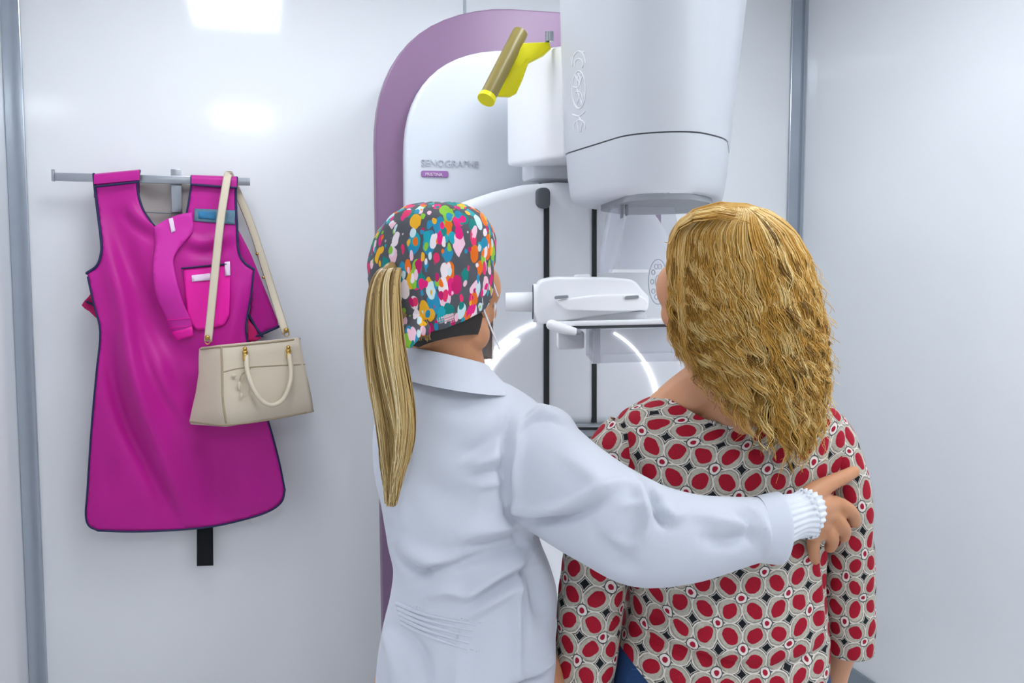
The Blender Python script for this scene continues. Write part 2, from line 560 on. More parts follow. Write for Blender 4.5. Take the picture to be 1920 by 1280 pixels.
def blouse_mat():
    m = bpy.data.materials.new('printed blouse cloth'); m.use_nodes = True
    g = NT(m); b = g.n['Principled BSDF']; a = g.attr('cloth')
    warp = g.noise(2.2, 2, a.outputs['Vector'])
    sub = g.n.new('ShaderNodeVectorMath'); sub.operation = 'SUBTRACT'; g.l.new(warp.outputs['Color'], sub.inputs[0]); sub.inputs[1].default_value = (.5, .5, .5)
    scl = g.n.new('ShaderNodeVectorMath'); scl.operation = 'SCALE'; g.l.new(sub.outputs[0], scl.inputs[0]); scl.inputs['Scale'].default_value = 0.16
    add = g.n.new('ShaderNodeVectorMath'); g.l.new(a.outputs['Vector'], add.inputs[0]); g.l.new(scl.outputs[0], add.inputs[1])
    sp = g.n.new('ShaderNodeSeparateXYZ'); g.l.new(add.outputs[0], sp.inputs[0])
    u, v = sp.outputs[0], sp.outputs[1]
    # dots at half-integers
    fu, fv = g.m('FLOOR', u), g.m('FLOOR', v)
    du = g.m('SUBTRACT', g.m('SUBTRACT', u, fu), 0.5); dv = g.m('SUBTRACT', g.m('SUBTRACT', v, fv), 0.5)
    par = g.m('SUBTRACT', g.m('MULTIPLY', g.m('MODULO', g.m('ABSOLUTE', g.m('ADD', fu, fv)), 2.0), 2.0), 1.0)   # -1 or 1
    p = g.m('ADD', du, g.m('MULTIPLY', dv, par)); q = g.m('SUBTRACT', du, g.m('MULTIPLY', dv, par))
    de = g.m('SQRT', g.m('ADD', g.m('MULTIPLY', g.m('MULTIPLY', p, p), 0.40), g.m('MULTIPLY', g.m('MULTIPLY', q, q), 0.66)))
    d = g.m('SQRT', g.m('ADD', g.m('MULTIPLY', du, du), g.m('MULTIPLY', dv, dv)))
    # corners at integers: even = star, odd = ring
    ru, rv = g.m('ROUND', u), g.m('ROUND', v)
    cu, cv = g.m('SUBTRACT', u, ru), g.m('SUBTRACT', v, rv)
    c = g.m('SQRT', g.m('ADD', g.m('MULTIPLY', cu, cu), g.m('MULTIPLY', cv, cv)))
    odd = g.m('GREATER_THAN', g.m('MODULO', g.m('ABSOLUTE', g.m('ADD', ru, rv)), 2.0), 0.5)
    even = g.m('SUBTRACT', 1.0, odd)
    nz = g.noise(9, 3, a.outputs['Vector']); nf = g.noise(26, 2, a.outputs['Vector'])
    base = g.mix(nz.outputs[0], lin('#a09a8c'), lin('#d2c8ba'))
    base = g.mix(g.m('MULTIPLY', g.step(nf.outputs[0], 0.52, 0.62), 0.45), base, lin('#7d8779'))

    def band(x, lo, hi, soft=0.012):
        return g.m('MULTIPLY', g.step(x, lo - soft, lo + soft), g.m('SUBTRACT', 1.0, g.step(x, hi - soft, hi + soft)))
    swirl = g.step(g.m('SINE', g.m('ADD', g.m('MULTIPLY', g.m('ARCTAN2', dv, du), 2.0), par)), -0.55, -0.15)
    col = g.mix(g.m('MULTIPLY', band(d, 0.43, 0.45), g.m('MULTIPLY', swirl, 0.7)), base, lin('#23282b'))
    col = g.mix(band(d, 0.485, 0.512), col, lin('#e9e4dc'))
    col = g.mix(g.m('MULTIPLY', band(d, 0.525, 0.550), g.m('MAXIMUM', even, swirl)), col, lin('#1d2226'))
    star = g.m('MULTIPLY', g.step(d, 0.565, 0.588), even)
    col = g.mix(g.m('MULTIPLY', g.m('MULTIPLY', g.step(d, 0.55, 0.565), even), 0.8), col, lin('#ddd8d0'))
    col = g.mix(star, col, lin('#12161c'))
    oc = g.m('MULTIPLY', odd, g.m('SUBTRACT', 1.0, g.step(c, 0.235, 0.255)))
    col = g.mix(oc, col, lin('#3b3f41'))
    oc = g.m('MULTIPLY', odd, g.m('SUBTRACT', 1.0, g.step(c, 0.195, 0.215)))
    col = g.mix(oc, col, lin('#e6dcd6'))
    oc = g.m('MULTIPLY', odd, g.m('SUBTRACT', 1.0, g.step(c, 0.10, 0.12)))
    col = g.mix(oc, col, lin('#a01432'))
    red = g.mix(g.step(nf.outputs[0], 0.42, 0.58), lin('#970a27'), lin('#ae112b'))
    vor = g.n.new('ShaderNodeTexVoronoi'); vor.inputs['Scale'].default_value = 11; g.l.new(a.outputs['Vector'], vor.inputs['Vector'])
    red = g.mix(g.m('MULTIPLY', g.m('SUBTRACT', 1.0, g.step(vor.outputs[0], 0.10, 0.22)), 0.55), red, lin('#5e0a1f'))
    col = g.mix(g.m('SUBTRACT', 1.0, g.step(de, 0.318, 0.333)), col, red)
    g.l.new(col, b.inputs['Base Color'])
    b.inputs['Roughness'].default_value = 0.75; b.inputs['Specular IOR Level'].default_value = 0.25
    return m


def cap_mat():
    m = bpy.data.materials.new('printed scrub cap cotton'); m.use_nodes = True
    g = NT(m); b = g.n['Principled BSDF']; co = g.obj()
    col = lin('#57585e')
    pal = ['#e8237e', '#f0731f', '#1fa3b0', '#8cc63f', '#f6c8d8', '#e9356b', '#2b8fb5', '#f4b42a', '#cfe5e8', '#c61f6a', '#f2e3e6', '#18857f']
    for sc, lo, hi, off in ((42, 0.48, 0.51, 0.0), (50, 0.46, 0.49, 3.1), (60, 0.42, 0.45, 7.7), (80, 0.34, 0.38, 12.3)):
        mp = g.n.new('ShaderNodeMapping'); mp.inputs['Location'].default_value = (off, off * .7, -off)
        mp.inputs['Rotation'].default_value = (off, 0.6 + off, off * 2); mp.inputs['Scale'].default_value = (1.25, 0.9, 0.62)
        w = g.noise(35, 2, co); ad = g.n.new('ShaderNodeVectorMath'); ad.operation = 'MULTIPLY_ADD'
        g.l.new(w.outputs['Color'], ad.inputs[0]); ad.inputs[1].default_value = (.012, .012, .012); g.l.new(co, ad.inputs[2])
        g.l.new(ad.outputs[0], mp.inputs[0])
        v = g.n.new('ShaderNodeTexVoronoi'); v.inputs['Scale'].default_value = sc; v.inputs['Randomness'].default_value = 0.85
        g.l.new(mp.outputs[0], v.inputs['Vector'])
        r = g.n.new('ShaderNodeValToRGB'); r.color_ramp.interpolation = 'CONSTANT'
        for i, h in enumerate(pal):
            e = r.color_ramp.elements[i] if i < 2 else r.color_ramp.elements.new(i / len(pal))
            e.position = i / len(pal); e.color = lin(h)
        s = g.n.new('ShaderNodeSeparateColor'); g.l.new(v.outputs['Color'], s.inputs[0])
        g.l.new(s.outputs[0], r.inputs[0])
        keep = g.m('GREATER_THAN', s.outputs[1], 0.30)
        f = g.m('MULTIPLY', keep, g.m('SUBTRACT', 1.0, g.step(v.outputs['Distance'], lo, hi)))
        col = g.mix(f, col, r.outputs[0])
    g.l.new(col, b.inputs['Base Color'])
    b.inputs['Roughness'].default_value = 0.75; b.inputs['Specular IOR Level'].default_value = 0.25
    return m


MT['blouse'] = blouse_mat(); MT['cap'] = cap_mat()

# ------------------------------------------------------------------ the room
T = 0.08
struct('floor', *box((XL - T, YF - T, -0.08), (XR + T, YB + T, 0)), MT['floor'], smooth=False)
struct('ceiling', *box((XL - T, YF - T, ZC), (XR + T, YB + T, ZC + 0.08)), MT['ceil'], smooth=False)
struct('wall_back', *box((XL - T, YB, 0), (XR + T, YB + T, ZC)), MT['wall'], smooth=False)
struct('wall_left', *box((XL - T, YF, 0), (XL, YB, ZC)), MT['wall'], smooth=False)
struct('wall_right', *box((XR, YF, 0), (XR + T, YB, ZC)), MT['wall'], smooth=False)
struct('wall_front', *box((XL - T, YF - T, 0), (XR + T, YF, ZC)), MT['wall'], smooth=False)
# aluminium corner trims, skirting, panel joint, frame strip on the left wall
struct('trim_1', *bev(*box((XL, YB - 0.012, 0), (XL + 0.055, YB, ZC)), 0.003), MT['alu'], smooth=False)
struct('trim_2', *bev(*box((XR - 0.06, YB - 0.012, 0), (XR, YB, ZC)), 0.003), MT['alu'], smooth=False)
struct('trim_3', *box((XR - 0.004, YB - 0.03, 0), (XR, YB - 0.012, ZC)), MT['joint'], smooth=False)
struct('trim_4', *bev(*box((XL, 2.76, 0), (XL + 0.012, 3.02, ZC)), 0.003), MT['wall'], smooth=False)
xj = W(871, 8, 0)[0]
struct('trim_5', *box((xj - 0.005, YB - 0.004, 0), (xj + 0.005, YB, ZC)), MT['joint'], smooth=False)
struct('baseboard_right', *bev(*box((XR - 0.012, YF, 0), (XR, YB - 0.03, 0.085)), 0.003), MT['alu_d'], smooth=False)
struct('baseboard_back', *bev(*box((XL + 0.055, YB - 0.012, 0), (XR - 0.06, YB, 0.05)), 0.003), MT['alu_d'], smooth=False)

# ceiling panels (above the frame; rail pair mirrored in glossy wall, others added fill)
xl = W(442, 60, 0)[0] * 1.28
for xl, cy, lab, lm in ((xl, 2.245, 'lit ceiling panel above the hanging rail, mirrored in the white wall', 'lamp_near'),
                    (xl, -0.59, 'lit ceiling panel behind the viewpoint, in line with the hanging rail', 'lamp_far'),
                    (1.04, 2.0, 'added fill panel on the ceiling above the breast scanner', 'lampw'),  # unseen panel added to brighten the scanner side
                    (1.45, 0.83, 'added fill panel on the ceiling at the scanner side', 'lampw'),  # added fill, lights the right wall
                              (1.62, -0.35, 'added fill panel on the ceiling behind the viewpoint, near the bare right wall', 'lamp_near')):  # extra lamp put in for the dim right wall
    t = thing('ceiling_light', lab, 'ceiling light', (xl, cy, ZC - 0.03))
    o = box((xl - 0.2, cy - 0.33, ZC - 0.03), (xl + 0.2, cy + 0.33, ZC))
    obj('lamp_frame', *bev(*o, 0.004), MT['lampf'], t, smooth=False)
    obj('diffuser', *box((xl - 0.185, cy - 0.315, ZC - 0.034), (xl + 0.185, cy + 0.315, ZC - 0.029)), MT[lm], t, smooth=False)

# ------------------------------------------------------------------ the mammography machine
gx0, gx1 = W(702, 500, 0.45)[0], W(1246, 400, 0.45)[0]
mach = thing('mammography_machine', 'white breast scanner with a mauve side band and a big tube head', 'medical machine',
             ((gx0 + gx1) / 2, 2.95, 0))


def wpoly(pts, off): 
    p = np.asarray(pts, float); return W(p[:, 0], p[:, 1], off)


# gantry column (behind) with the mauve frame panel and the white front panel
V, F = box((gx0 + 0.14, YB - 0.42, 0.0), (gx1, YB - 0.05, 2.25))
obj('gantry_column', *bev(V, F, 0.05, 4), MT['mw'], mach, auto=40)
zb = 0.0
P = W(np.array([700., 716, 1240, 1240]), np.array([200., 1200, 1200, 60]), 0.47)
outer = round_poly([(700, 15), (1240, 15), (1240, 80), (1240, 1500), (724, 1500)], [260, 0, 0, 0, 0], 14)
# shape the top edge: it falls gently to the right as in the picture
o2 = []
for x, y in outer:
    o2.append((x, y + (6 if x < 960 else 6 + (x - 930) * 0.012) * 0 + max(0, (x - 940)) * 0.065))
fr = wpoly(o2, 0.47)
fr[:, 2] = np.maximum(fr[:, 2], 0.02)
obj('mauve_frame', *extrude(fr, (0, 0.06, 0), 0.006), MT['mauve'], mach, auto=35, label='mauve front band of the gantry')
inner = round_poly([(757, 92), (1232, 92), (1232, 1500), (768, 1500)], [200, 0, 0, 0], 14)
inn = wpoly([(x, y + max(0, x - 900) * 0.02) for x, y in inner], 0.51)
inn[:, 2] = np.maximum(inn[:, 2], 0.03)
fp = obj('front_panel', *extrude(inn, (0, 0.045, 0), 0.014, 4), MT['mpan'], mach, auto=35)


def on_plane(px, py, off, size_px):
    """letters laid on a wall-parallel plane with their base-line start at (px,py)"""
    a = W(px, py, off); k = np.linalg.norm(W(px + 100, py, off) - a) / 100
    return lambda V: a + np.stack([V[:, 0] * k * size_px, -V[:, 2] - 0.0, V[:, 1] * k * size_px], 1)


obj('logo_lettering', *text_mesh('SENOGRAPHE', 1.0, on_plane(789, 311, 0.511, 17.2), 0.002), MT['emb'], fp, smooth=False,
    label='embossed grey lettering')
bd = round_poly([(790, 319.5), (841, 320.5), (841, 332.5), (790, 331.5)], 4, 4)
obj('model_badge', *extrude(wpoly(bd, 0.514), (0, 0.005, 0), 0.001, 1), MT['mauve_d'], fp, auto=35, label='small purple badge')
obj('badge_lettering', *text_mesh('PRISTINA', 1.0, on_plane(797, 329, 0.5155, 7.8), 0.0008), MT['label'], fp, smooth=False,
    label='tiny white lettering')

# tube arm: the white shoulder that joins the tube head to the gantry
zt = ZC - 0.09
A = Q(950, 312, 2.66); B = Q(1056, 294, 2.33)
A0, B0 = A.copy(), B.copy(); A1, B1 = Q(949, 100, 2.66), Q(1056, 84, 2.33)
R0 = A + np.array([0.42, 0.06, 0]); R1 = A1 + np.array([0.42, 0.06, 0]); C0 = B + np.array([0.30, 0.1, 0]); C1 = B1 + np.array([0.30, 0.1, 0])
V = [A0, B0, C0, R0, A1, B1, C1, R1]
obj('tube_arm', *bev(V, [(0, 3, 2, 1), (4, 5, 6, 7), (0, 1, 5, 4), (1, 2, 6, 5), (2, 3, 7, 6), (3, 0, 4, 7)], 0.012, 3), MT['mwb'], mach, auto=35)
obj('arm_bracket', *bev(*box(Q(1000, 335, 2.62), Q(1000, 335, 2.62) + np.array([0.30, 0.12, 0.09])), 0.01, 2), MT['mg'], mach, auto=35)
jl = W(1015, 325, 0.53)
obj('panel_seam', *box(jl + np.array([-.002, 0, -.035]), jl + np.array([.002, 0.02, .03])), MT['mdark'], mach, smooth=False)


def head_ring(pts, r=30, n=72):
    """closed rounded plan section from (px,py,t) points; all at one height"""
    P3 = np.array([Q(*p) for p in pts]); z = P3[:, 2].mean()
    out = round_poly(P3[:, :2], r, 10)
    d = np.r_[0, np.cumsum(np.linalg.norm(np.diff(np.vstack([out, out[:1]]), axis=0), axis=1))]
    s = np.linspace(0, d[-1], n, endpoint=False)
    o = np.vstack([out, out[:1]])
    return np.stack([np.interp(s, d, o[:, 0]), np.interp(s, d, o[:, 1]), np.full(n, z)], 1)


def plan(l, c, c2, r, z, grow=1.0):
    """tube-head plan at height z: left edge px l (t 2.30), front corner c (t 1.93), second corner c2 (t 1.89), right edge r (t 2.0)"""
    def at(px, t): u = (px - 960) / FPX; p = (u * t) * RV + t * FV; return p[:2]
    pts = np.array([at(l, 2.30), at(c, 1.95), at(c2, 1.90), at(r, 2.02), at(r + 6, 2.36), at(l + 60, 2.50)])
    out = round_poly(pts, [0.05, 0.06, 0.07, 0.06, 0.1, 0.1], 10)
    o = np.vstack([out, out[:1]])
    d = np.r_[0, np.cumsum(np.linalg.norm(np.diff(o, axis=0), axis=1))]
    s = np.linspace(0, d[-1], 96, endpoint=False)
    return np.stack([np.interp(s, d, o[:, 0]), np.interp(s, d, o[:, 1]), np.full(96, z)], 1)


def zq(py, t): return float(Q(960, py, t)[2])


def tilt(ring, dz):      # lower the left rear, as the seam arches down to the left
    s = ring[:, :2] @ RV[:2]; t = ring[:, :2] @ FV[:2]
    r = ring.copy(); r[:, 2] += dz * np.clip((t - 1.93) / 0.4, 0, 1) * 0; return r


rings = [plan(1052, 1176, 1294, 1358, zq(247, 1.93)), plan(1051, 1176, 1294, 1359, zq(240, 1.93)), plan(1047, 1173, 1293, 1366, zq(130, 1.93)),
         plan(1042, 1169, 1292, 1378, zq(-10, 1.93)), plan(1040, 1167, 1291, 1386, zq(-110, 1.93)), plan(1052, 1170, 1288, 1380, zq(-150, 1.93)),
         plan(1080, 1180, 1270, 1350, zq(-170, 1.93))]
rings = [rings[0] * [1, 1, 1]] + rings[1:]
tubeh = obj('tube_housing', *loft(rings), MT['mtub'], mach, auto=50)
cz = [plan(1053, 1176, 1293, 1357, zq(250, 1.93)), plan(1056, 1177, 1292, 1354, zq(300, 1.93)), plan(1061, 1178, 1289, 1349, zq(340, 1.93)),
      plan(1066, 1180, 1286, 1345, zq(358, 1.93)), plan(1075, 1184, 1280, 1338, zq(363, 1.93))]
obj('collimator_housing', *loft(cz), MT['mtub'], mach, auto=50, label='lower band of the tube head below the seam')
sr = plan(1053, 1176, 1293, 1357, zq(243, 1.93)), plan(1053, 1176, 1293, 1357, zq(251.5, 1.93))
sr = [(r - r.mean(0)) * [.984, .984, 1] + r.mean(0) for r in sr]
obj('seam_gap', *loft(list(sr)), MT['mdark'], mach, auto=50)
bp = plan(1120, 1180, 1282, 1330, zq(362, 1.93)), plan(1120, 1180, 1282, 1330, zq(374, 1.93))
obj('collimator_plate', *loft(list(bp)[::-1]), MT['mgrey'], mach, auto=50, label='grey plate under the tube head')

# embossed ornament down the left side of the tube head
bm = bmesh.new(); bm.from_mesh(tubeh.data); bm.transform(root_matrix(tubeh)); TB = BVHTree.FromBMesh(bm); bm.free()


def drape_pts(pts, bvh, lift=0.002, fallback=2.0):
    out = []
    o = Vector((0, 0, EYE))
    for x, y in pts:
        d = Vector(Q(x, y, 3.0)) - o; d.normalize()
        h, n, i, dist = bvh.ray_cast(o, d)
        if h is None: out.append(np.array(Q(x, y, fallback))); continue
        if n.dot(d) > 0: n = -n
        out.append(np.array(h + n * lift))
    return np.array(out)


def arc(cx, cy, rx, ry, a0, a1, n=16, rot=0.0):
    a = np.radians(np.linspace(a0, a1, n)); c, s = math.cos(rot), math.sin(rot)
    x, y = rx * np.cos(a), ry * np.sin(a)
    return np.stack([cx + x * c - y * s, cy + x * s + y * c], 1)


orn = [arc(1086, 122, 13, 26, 180, 350), arc(1086, 120, 8, 10, 150, 400), [(1074, 122), (1075, 108)], [(1092, 97), (1097, 97)],
       arc(1086, 168, 12.5, 35, 0, 360, 30), arc(1080, 150, 9, 14, -60, 120), arc(1092, 160, 10, 22, 120, 250), arc(1084, 185, 9, 14, -120, 60),
       [(1079, 140), (1090, 165), (1082, 195)], [(1093, 142), (1084, 168), (1092, 196)],
       [(1074, 214), (1086, 218), (1098, 208)], [(1086, 218), (1090, 226)], arc(1087, 237, 11, 12, 150, 380), [(1082, 228), (1086, 247)], [(1093, 228), (1089, 247)]]
obj('embossed_ornament', *merge([tube(drape_pts(p, TB, 0.0005), 0.0016, 6, 2) for p in orn]), MT['mw'], tubeh)

# grab handle
gh = thing_part = None
h0, h1 = Q(973, 66, 2.36), Q(914, 182, 2.26)
plate = [(981, 80), (1030, 78), (1033, 90), (1018, 104), (990, 118), (979, 150), (968, 174), (955, 181), (930, 180), (940, 150)]
pl = np.array([Q(x, y, 2.33 if x < 1000 else 2.37) for x, y in plate])
hp = obj('grab_handle', *extrude(pl, FV * 0.018, 0.004, 2), MT['yellow'], mach, auto=35, label='yellow grab handle bracket')
obj('handle_roller', *tube([h0, (h0 + h1) / 2, h1], 0.0205, 24, 2, False), MT['roller'], hp, auto=50, label='khaki sleeve of the yellow handle')
d = (h1 - h0) / np.linalg.norm(h1 - h0)
obj('handle_cap', *tube([h1 - d * .002, h1 + d * .010], 0.0225, 24, 1, False), MT['yellow'], hp, auto=50)
obj('handle_cap', *tube([h0 - d * .008, h0 + d * .002], 0.020, 24, 1, False), MT['roller'], hp, auto=50)
b0 = Q(1030, 69, 2.37)
obj('bolt', *tube([b0 + [0, 0, -.012], b0 + [0, 0, .012]], 0.011, 12, 1, False), MT['steel'], hp, auto=40, label='steel bolt')

# rotating arm body (big rounded disc front) with its tracks and lit ring
AO = 0.80
body = [(772, 520), (778, 470), (800, 425), (830, 402), (880, 376), (930, 358), (985, 345), (1050, 340), (1110, 343), (1165, 354), (1208, 376), (1240, 408),
        (1262, 445), (1278, 500), (1286, 560), (1288, 640), (1282, 795), (1200, 799), (1060, 799), (800, 803), (778, 760), (770, 640)]
B3 = wpoly(body, AO)
arm = obj('swivel_arm', *extrude(B3, (0, 0.26, 0), 0.03, 4), MT['mg'], mach, auto=35, label='round white arm body with two black tracks')
for x0, x1, ya, yb in ((1020.5, 1030.5, 372, 776), (1111, 1119.5, 372, 792)):
    obj('track', *extrude(wpoly([(x0, ya), (x1, ya), (x1, yb), (x0, yb)], AO + 0.006), (0, 0.02, 0), 0.002, 1), MT['mblack'], arm, auto=35, label='black guide track')
kn = round_poly([(1008, 351), (1033, 351), (1033, 392), (1008, 388)], 12, 6)
o = obj('track_knob', *extrude(wpoly(kn, AO + 0.02), (0, 0.03, 0), 0.006, 2), MT['mdark'], arm, auto=35, label='dark knob at the top of the track')
obj('track_hook', *extrude(wpoly(round_poly([(1110, 371), (1136, 371), (1131, 386), (1120, 391), (1110, 391)], 4, 3), AO + 0.014), (0, 0.02, 0), 0.003, 1), MT['mdark'], arm, auto=35)
sm = wpoly([(1018, 300), (1018, 340)], 0.6)
for a0, a1, rr in ((205, 250, 174), (204, 236, 160), (-58, -6, 172)):
    a = np.radians(np.linspace(a0, a1, 40))
    px, py = 1062 + rr * np.cos(a), 764 + (rr - 8) * np.sin(a)
    rad = np.full(40, 0.0042 if rr == 174 else 0.0045 if rr == 172 else 0.003)
    obj('light_ring', *tube(W(px, py, AO + 0.003), rad, 8, 1), MT['led'], arm, label='lit white ring segment')
obj('arm_foot', *extrude(wpoly(round_poly([(1040, 797), (1240, 797), (1240, 900), (1040, 900)], 6, 3), AO + 0.03), (0, 0.2, 0), 0.006, 2), MT['mgrey'], mach, auto=35)
obj('foot_slot', *extrude(wpoly([(1040, 801), (1240, 801), (1240, 806), (1040, 806)], AO + 0.034), (0, 0.02, 0), 0.001, 1), MT['mblack'], mach, auto=35)
obj('foot_screen', *extrude(wpoly(round_poly([(1075, 818), (1150, 818), (1150, 870), (1075, 870)], 5, 3), AO + 0.034), (0, 0.01, 0), 0.002, 1), MT['mdark'], mach, auto=35)
fb = W(np.array([905., 1215.]), np.array([880., 880.]), AO)
obj('machine_base', *bev(*box((fb[0][0], YB - AO, 0.02), (fb[1][0], YB - 0.3, 0.86)), 0.03, 3), MT['mw'], mach, auto=35)
obj('floor_plate', *bev(*box((fb[0][0] - .08, YB - AO - .1, 0.0), (fb[1][0] + .1, YB - 0.1, 0.05)), 0.02, 2), MT['mdark'], mach, auto=35)

# compression unit and its controls
TU = 2.06


def qpoly(pts, t): return np.array([Q(x, y, t) for x, y in pts])


up = round_poly([(1003, 545), (1012, 525), (1040, 519), (1150, 520), (1190, 524), (1206, 545), (1218, 556), (1216, 580), (1030, 606), (1008, 610), (1001, 580)],
                [16, 12, 14, 10, 14, 6, 6, 6, 18, 10, 10], 6)
cu = obj('compression_unit', *extrude(qpoly(up, TU), FV * 0.16, 0.020, 4), MT['mwb'], mach, auto=50, label='bright white compression unit')
lip = round_poly([(1040, 563), (1120, 553), (1196, 552), (1216, 562), (1215, 582), (1150, 583), (1060, 581)], [20, 20, 10, 8, 6, 10, 12], 6)
obj('unit_cover', *extrude(qpoly(lip, TU - 0.035), FV * 0.06, 0.012, 4), MT['mwb'], cu, auto=50)
for x0, x1 in ((1040, 1066), (1172, 1198)):
    obj('cover_button', *extrude(qpoly(round_poly([(x0, 555), (x1, 553), (x1, 559), (x0, 561)], 3, 3), TU - 0.040), FV * 0.02, 0.002, 1), MT['mgrey'], cu, auto=40, label='grey button strip')
obj('unit_nub', *extrude(qpoly(round_poly([(1078, 515), (1108, 514), (1108, 522), (1078, 522)], 4, 3), TU + 0.05), FV * 0.03, 0.003, 1), MT['mwb'], cu, auto=40)
cx = [Q(999, 566, TU + .05), Q(975, 566, TU + .05), Q(948, 566, TU + .05)]
obj('turning_knob', *tube(cx, [0.0235, 0.0225, 0.0215], 28, 4, False), MT['mwb'], cu, auto=50, label='white turning knob at the end of the unit')
obj('knob_gap', *tube([Q(998, 566, TU + .05), Q(1004, 566, TU + .05)], 0.040, 28, 1, False), MT['mdark'], cu, auto=40)
obj('end_ring', *tube([Q(1000, 568, TU + .05), Q(1012, 568, TU + .05)], 0.045, 28, 1, False), MT['mwb'], cu, auto=40)
under = [(1026, 590), (1060, 586), (1210, 583), (1214, 598), (1180, 602), (1026, 604)]
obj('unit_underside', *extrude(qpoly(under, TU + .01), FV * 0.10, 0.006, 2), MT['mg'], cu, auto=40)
# support table and its grip
V = [Q(1030, 603, TU - .05), Q(1255, 598, TU - .10), Q(1275, 594, TU + .22), Q(1040, 598, TU + .22)]
V2 = [v - [0, 0, 0.011] for v in map(np.array, V)]
tb = obj('support_table', *bev(V2 + V, [(0, 3, 2, 1), (4, 5, 6, 7), (0, 1, 5, 4), (1, 2, 6, 5), (2, 3, 7, 6), (3, 0, 4, 7)], 0.003, 2), MT['mwb'], mach, auto=40)
V3 = [v - [0, 0, 0.011] + FV * .01 for v in map(np.array, V)]; V4 = [v - [0, 0, 0.007] for v in V3]
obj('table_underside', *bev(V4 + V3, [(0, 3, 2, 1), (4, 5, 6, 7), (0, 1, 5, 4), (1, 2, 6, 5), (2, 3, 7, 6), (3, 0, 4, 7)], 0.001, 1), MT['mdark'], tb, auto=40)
obj('table_grip', *tube([Q(1034, 609, TU - .06), Q(1055, 616, TU - .065), Q(1076, 621, TU - .06)], [0.012, 0.0115, 0.009], 16, 4), MT['mwb'], tb, label='white grip under the table')
obj('grip_tip', *tube([Q(1077, 621, TU - .06), Q(1084, 622, TU - .06)], 0.007, 12, 1), MT['mgrey'], tb)
obj('mount_block', *extrude(qpoly(round_poly([(1046, 620), (1096, 622), (1096, 654), (1046, 656)], 5, 3), TU + .2), FV * 0.08, 0.006, 2), MT['mw'], mach, auto=40)
obj('table_post', *extrude(qpoly(round_poly([(1108, 612), (1126, 612), (1126, 682), (1108, 682)], 3, 3), TU + .16), FV * 0.06, 0.004, 2), MT['mw'], mach, auto=40)


def slabq(pts, t, th, w=0.002): return extrude(qpoly(pts, t), FV * th, w, 1)


# clear plastic tray below the table
c = np.array([Q(1112, 681, TU), Q(1290, 676, TU - .05), Q(1290, 676, TU - .05) + FV * .2, Q(1112, 681, TU) + FV * .2])
hgt = 0.075
tray = [np.vstack([c, c + [0, 0, 0.004]])]
FB = [(0, 3, 2, 1), (4, 5, 6, 7), (0, 1, 5, 4), (1, 2, 6, 5), (2, 3, 7, 6), (3, 0, 4, 7)]
pcs = [(np.vstack([c, c + [0, 0, 0.004]]), FB)]
for i in range(4):
    a, b = c[i], c[(i + 1) % 4]
    inw = (c.mean(0) - (a + b) / 2); inw[2] = 0; inw = inw / np.linalg.norm(inw) * 0.003
    q = np.array([a, b, b + inw, a + inw])
    pcs.append((np.vstack([q, q + [0, 0, hgt]]), FB))
obj('clear_tray', *merge(pcs), MT['clear'], mach, smooth=False, label='clear plastic tray below the table')
# clear compression paddle hanging from the tube head
cp = [(1158, 366), (1172, 366), (1172, 405), (1160, 470), (1150, 510), (1131, 512), (1136, 450), (1146, 400)]
pad = obj('compression_paddle', *extrude(qpoly(cp, 2.10), FV * 0.12, 0.003, 2), MT['clear'], mach, auto=30, label='clear plastic paddle below the tube head')
obj('paddle_clip', *extrude(qpoly(round_poly([(1163, 366), (1170, 366), (1169, 408), (1164, 410)], 2, 2), 2.08), FV * 0.015, 0.001, 1), MT['mgrey'], pad, auto=30)
obj('paddle_clip', *extrude(qpoly(round_poly([(1172, 366), (1178, 366), (1179, 403), (1174, 405)], 2, 2), 2.08), FV * 0.015, 0.001, 1), MT['mgrey'], pad, auto=30)
obj('paddle_bar', *extrude(qpoly([(1150, 505), (1216, 505), (1216, 511), (1150, 511)], 2.09), FV * 0.1, 0.001, 1), MT['mwb'], pad, auto=30, label='white bar of the paddle')
obj('face_shield', *extrude(qpoly(round_poly([(1180, 374), (1262, 374), (1274, 440), (1270, 505), (1160, 506), (1172, 420)], 8, 4), 2.15), FV * 0.004, 0.001, 1), MT['clear'], mach, auto=30, label='clear face shield')
# clear ornament roundel beside the unit
rp = [arc(1234, 528, 18, 42, 0, 360, 40)]
for k in range(10):
    a = 2 * math.pi * k / 10
    rp.append(arc(1234 + 11 * math.cos(a), 528 + 30 * math.sin(a), 3.2, 4.5, 0, 360, 10))
rp.append(arc(1234, 528, 5, 12, 0, 360, 20))
obj('etched_roundel', *merge([tube(np.array([Q(x, y, 2.16) for x, y in p]), 0.0014, 6, 1) for p in rp]), MT['emb'], mach, label='etched grey roundel')

# ------------------------------------------------------------------ rail, lead apron, thyroid collar, handbag
RO = 0.085
ra, rb = W(100, 334, RO), W(469, 338, RO)
rail = thing('wall_rail', 'flat steel hanging rail on the white wall above the magenta apron', 'rail', ((ra[0] + rb[0]) / 2, YB, (ra[2] + rb[2]) / 2))
zr = (ra[2] + rb[2]) / 2
obj('rail_bar', *bev(*box((ra[0], YB - RO - .005, zr - .0125), (rb[0], YB - RO + .005, zr + .0125)), 0.002), MT['steel'], rail, auto=40)
obj('rail_end', *bev(*box((ra[0] - .004, YB - RO - .008, zr - .014), (ra[0] + .004, YB - RO + .008, zr + .022)), 0.001), MT['steel'], rail, auto=40)
pw = W(np.array([320., 342]), np.array([317., 398]), 0.065)
obj('wall_plate', *bev(*box((pw[0][0], YB - .068, pw[1][2]), (pw[1][0], YB - .062, pw[0][2])), 0.001), MT['steel'], rail, auto=40)
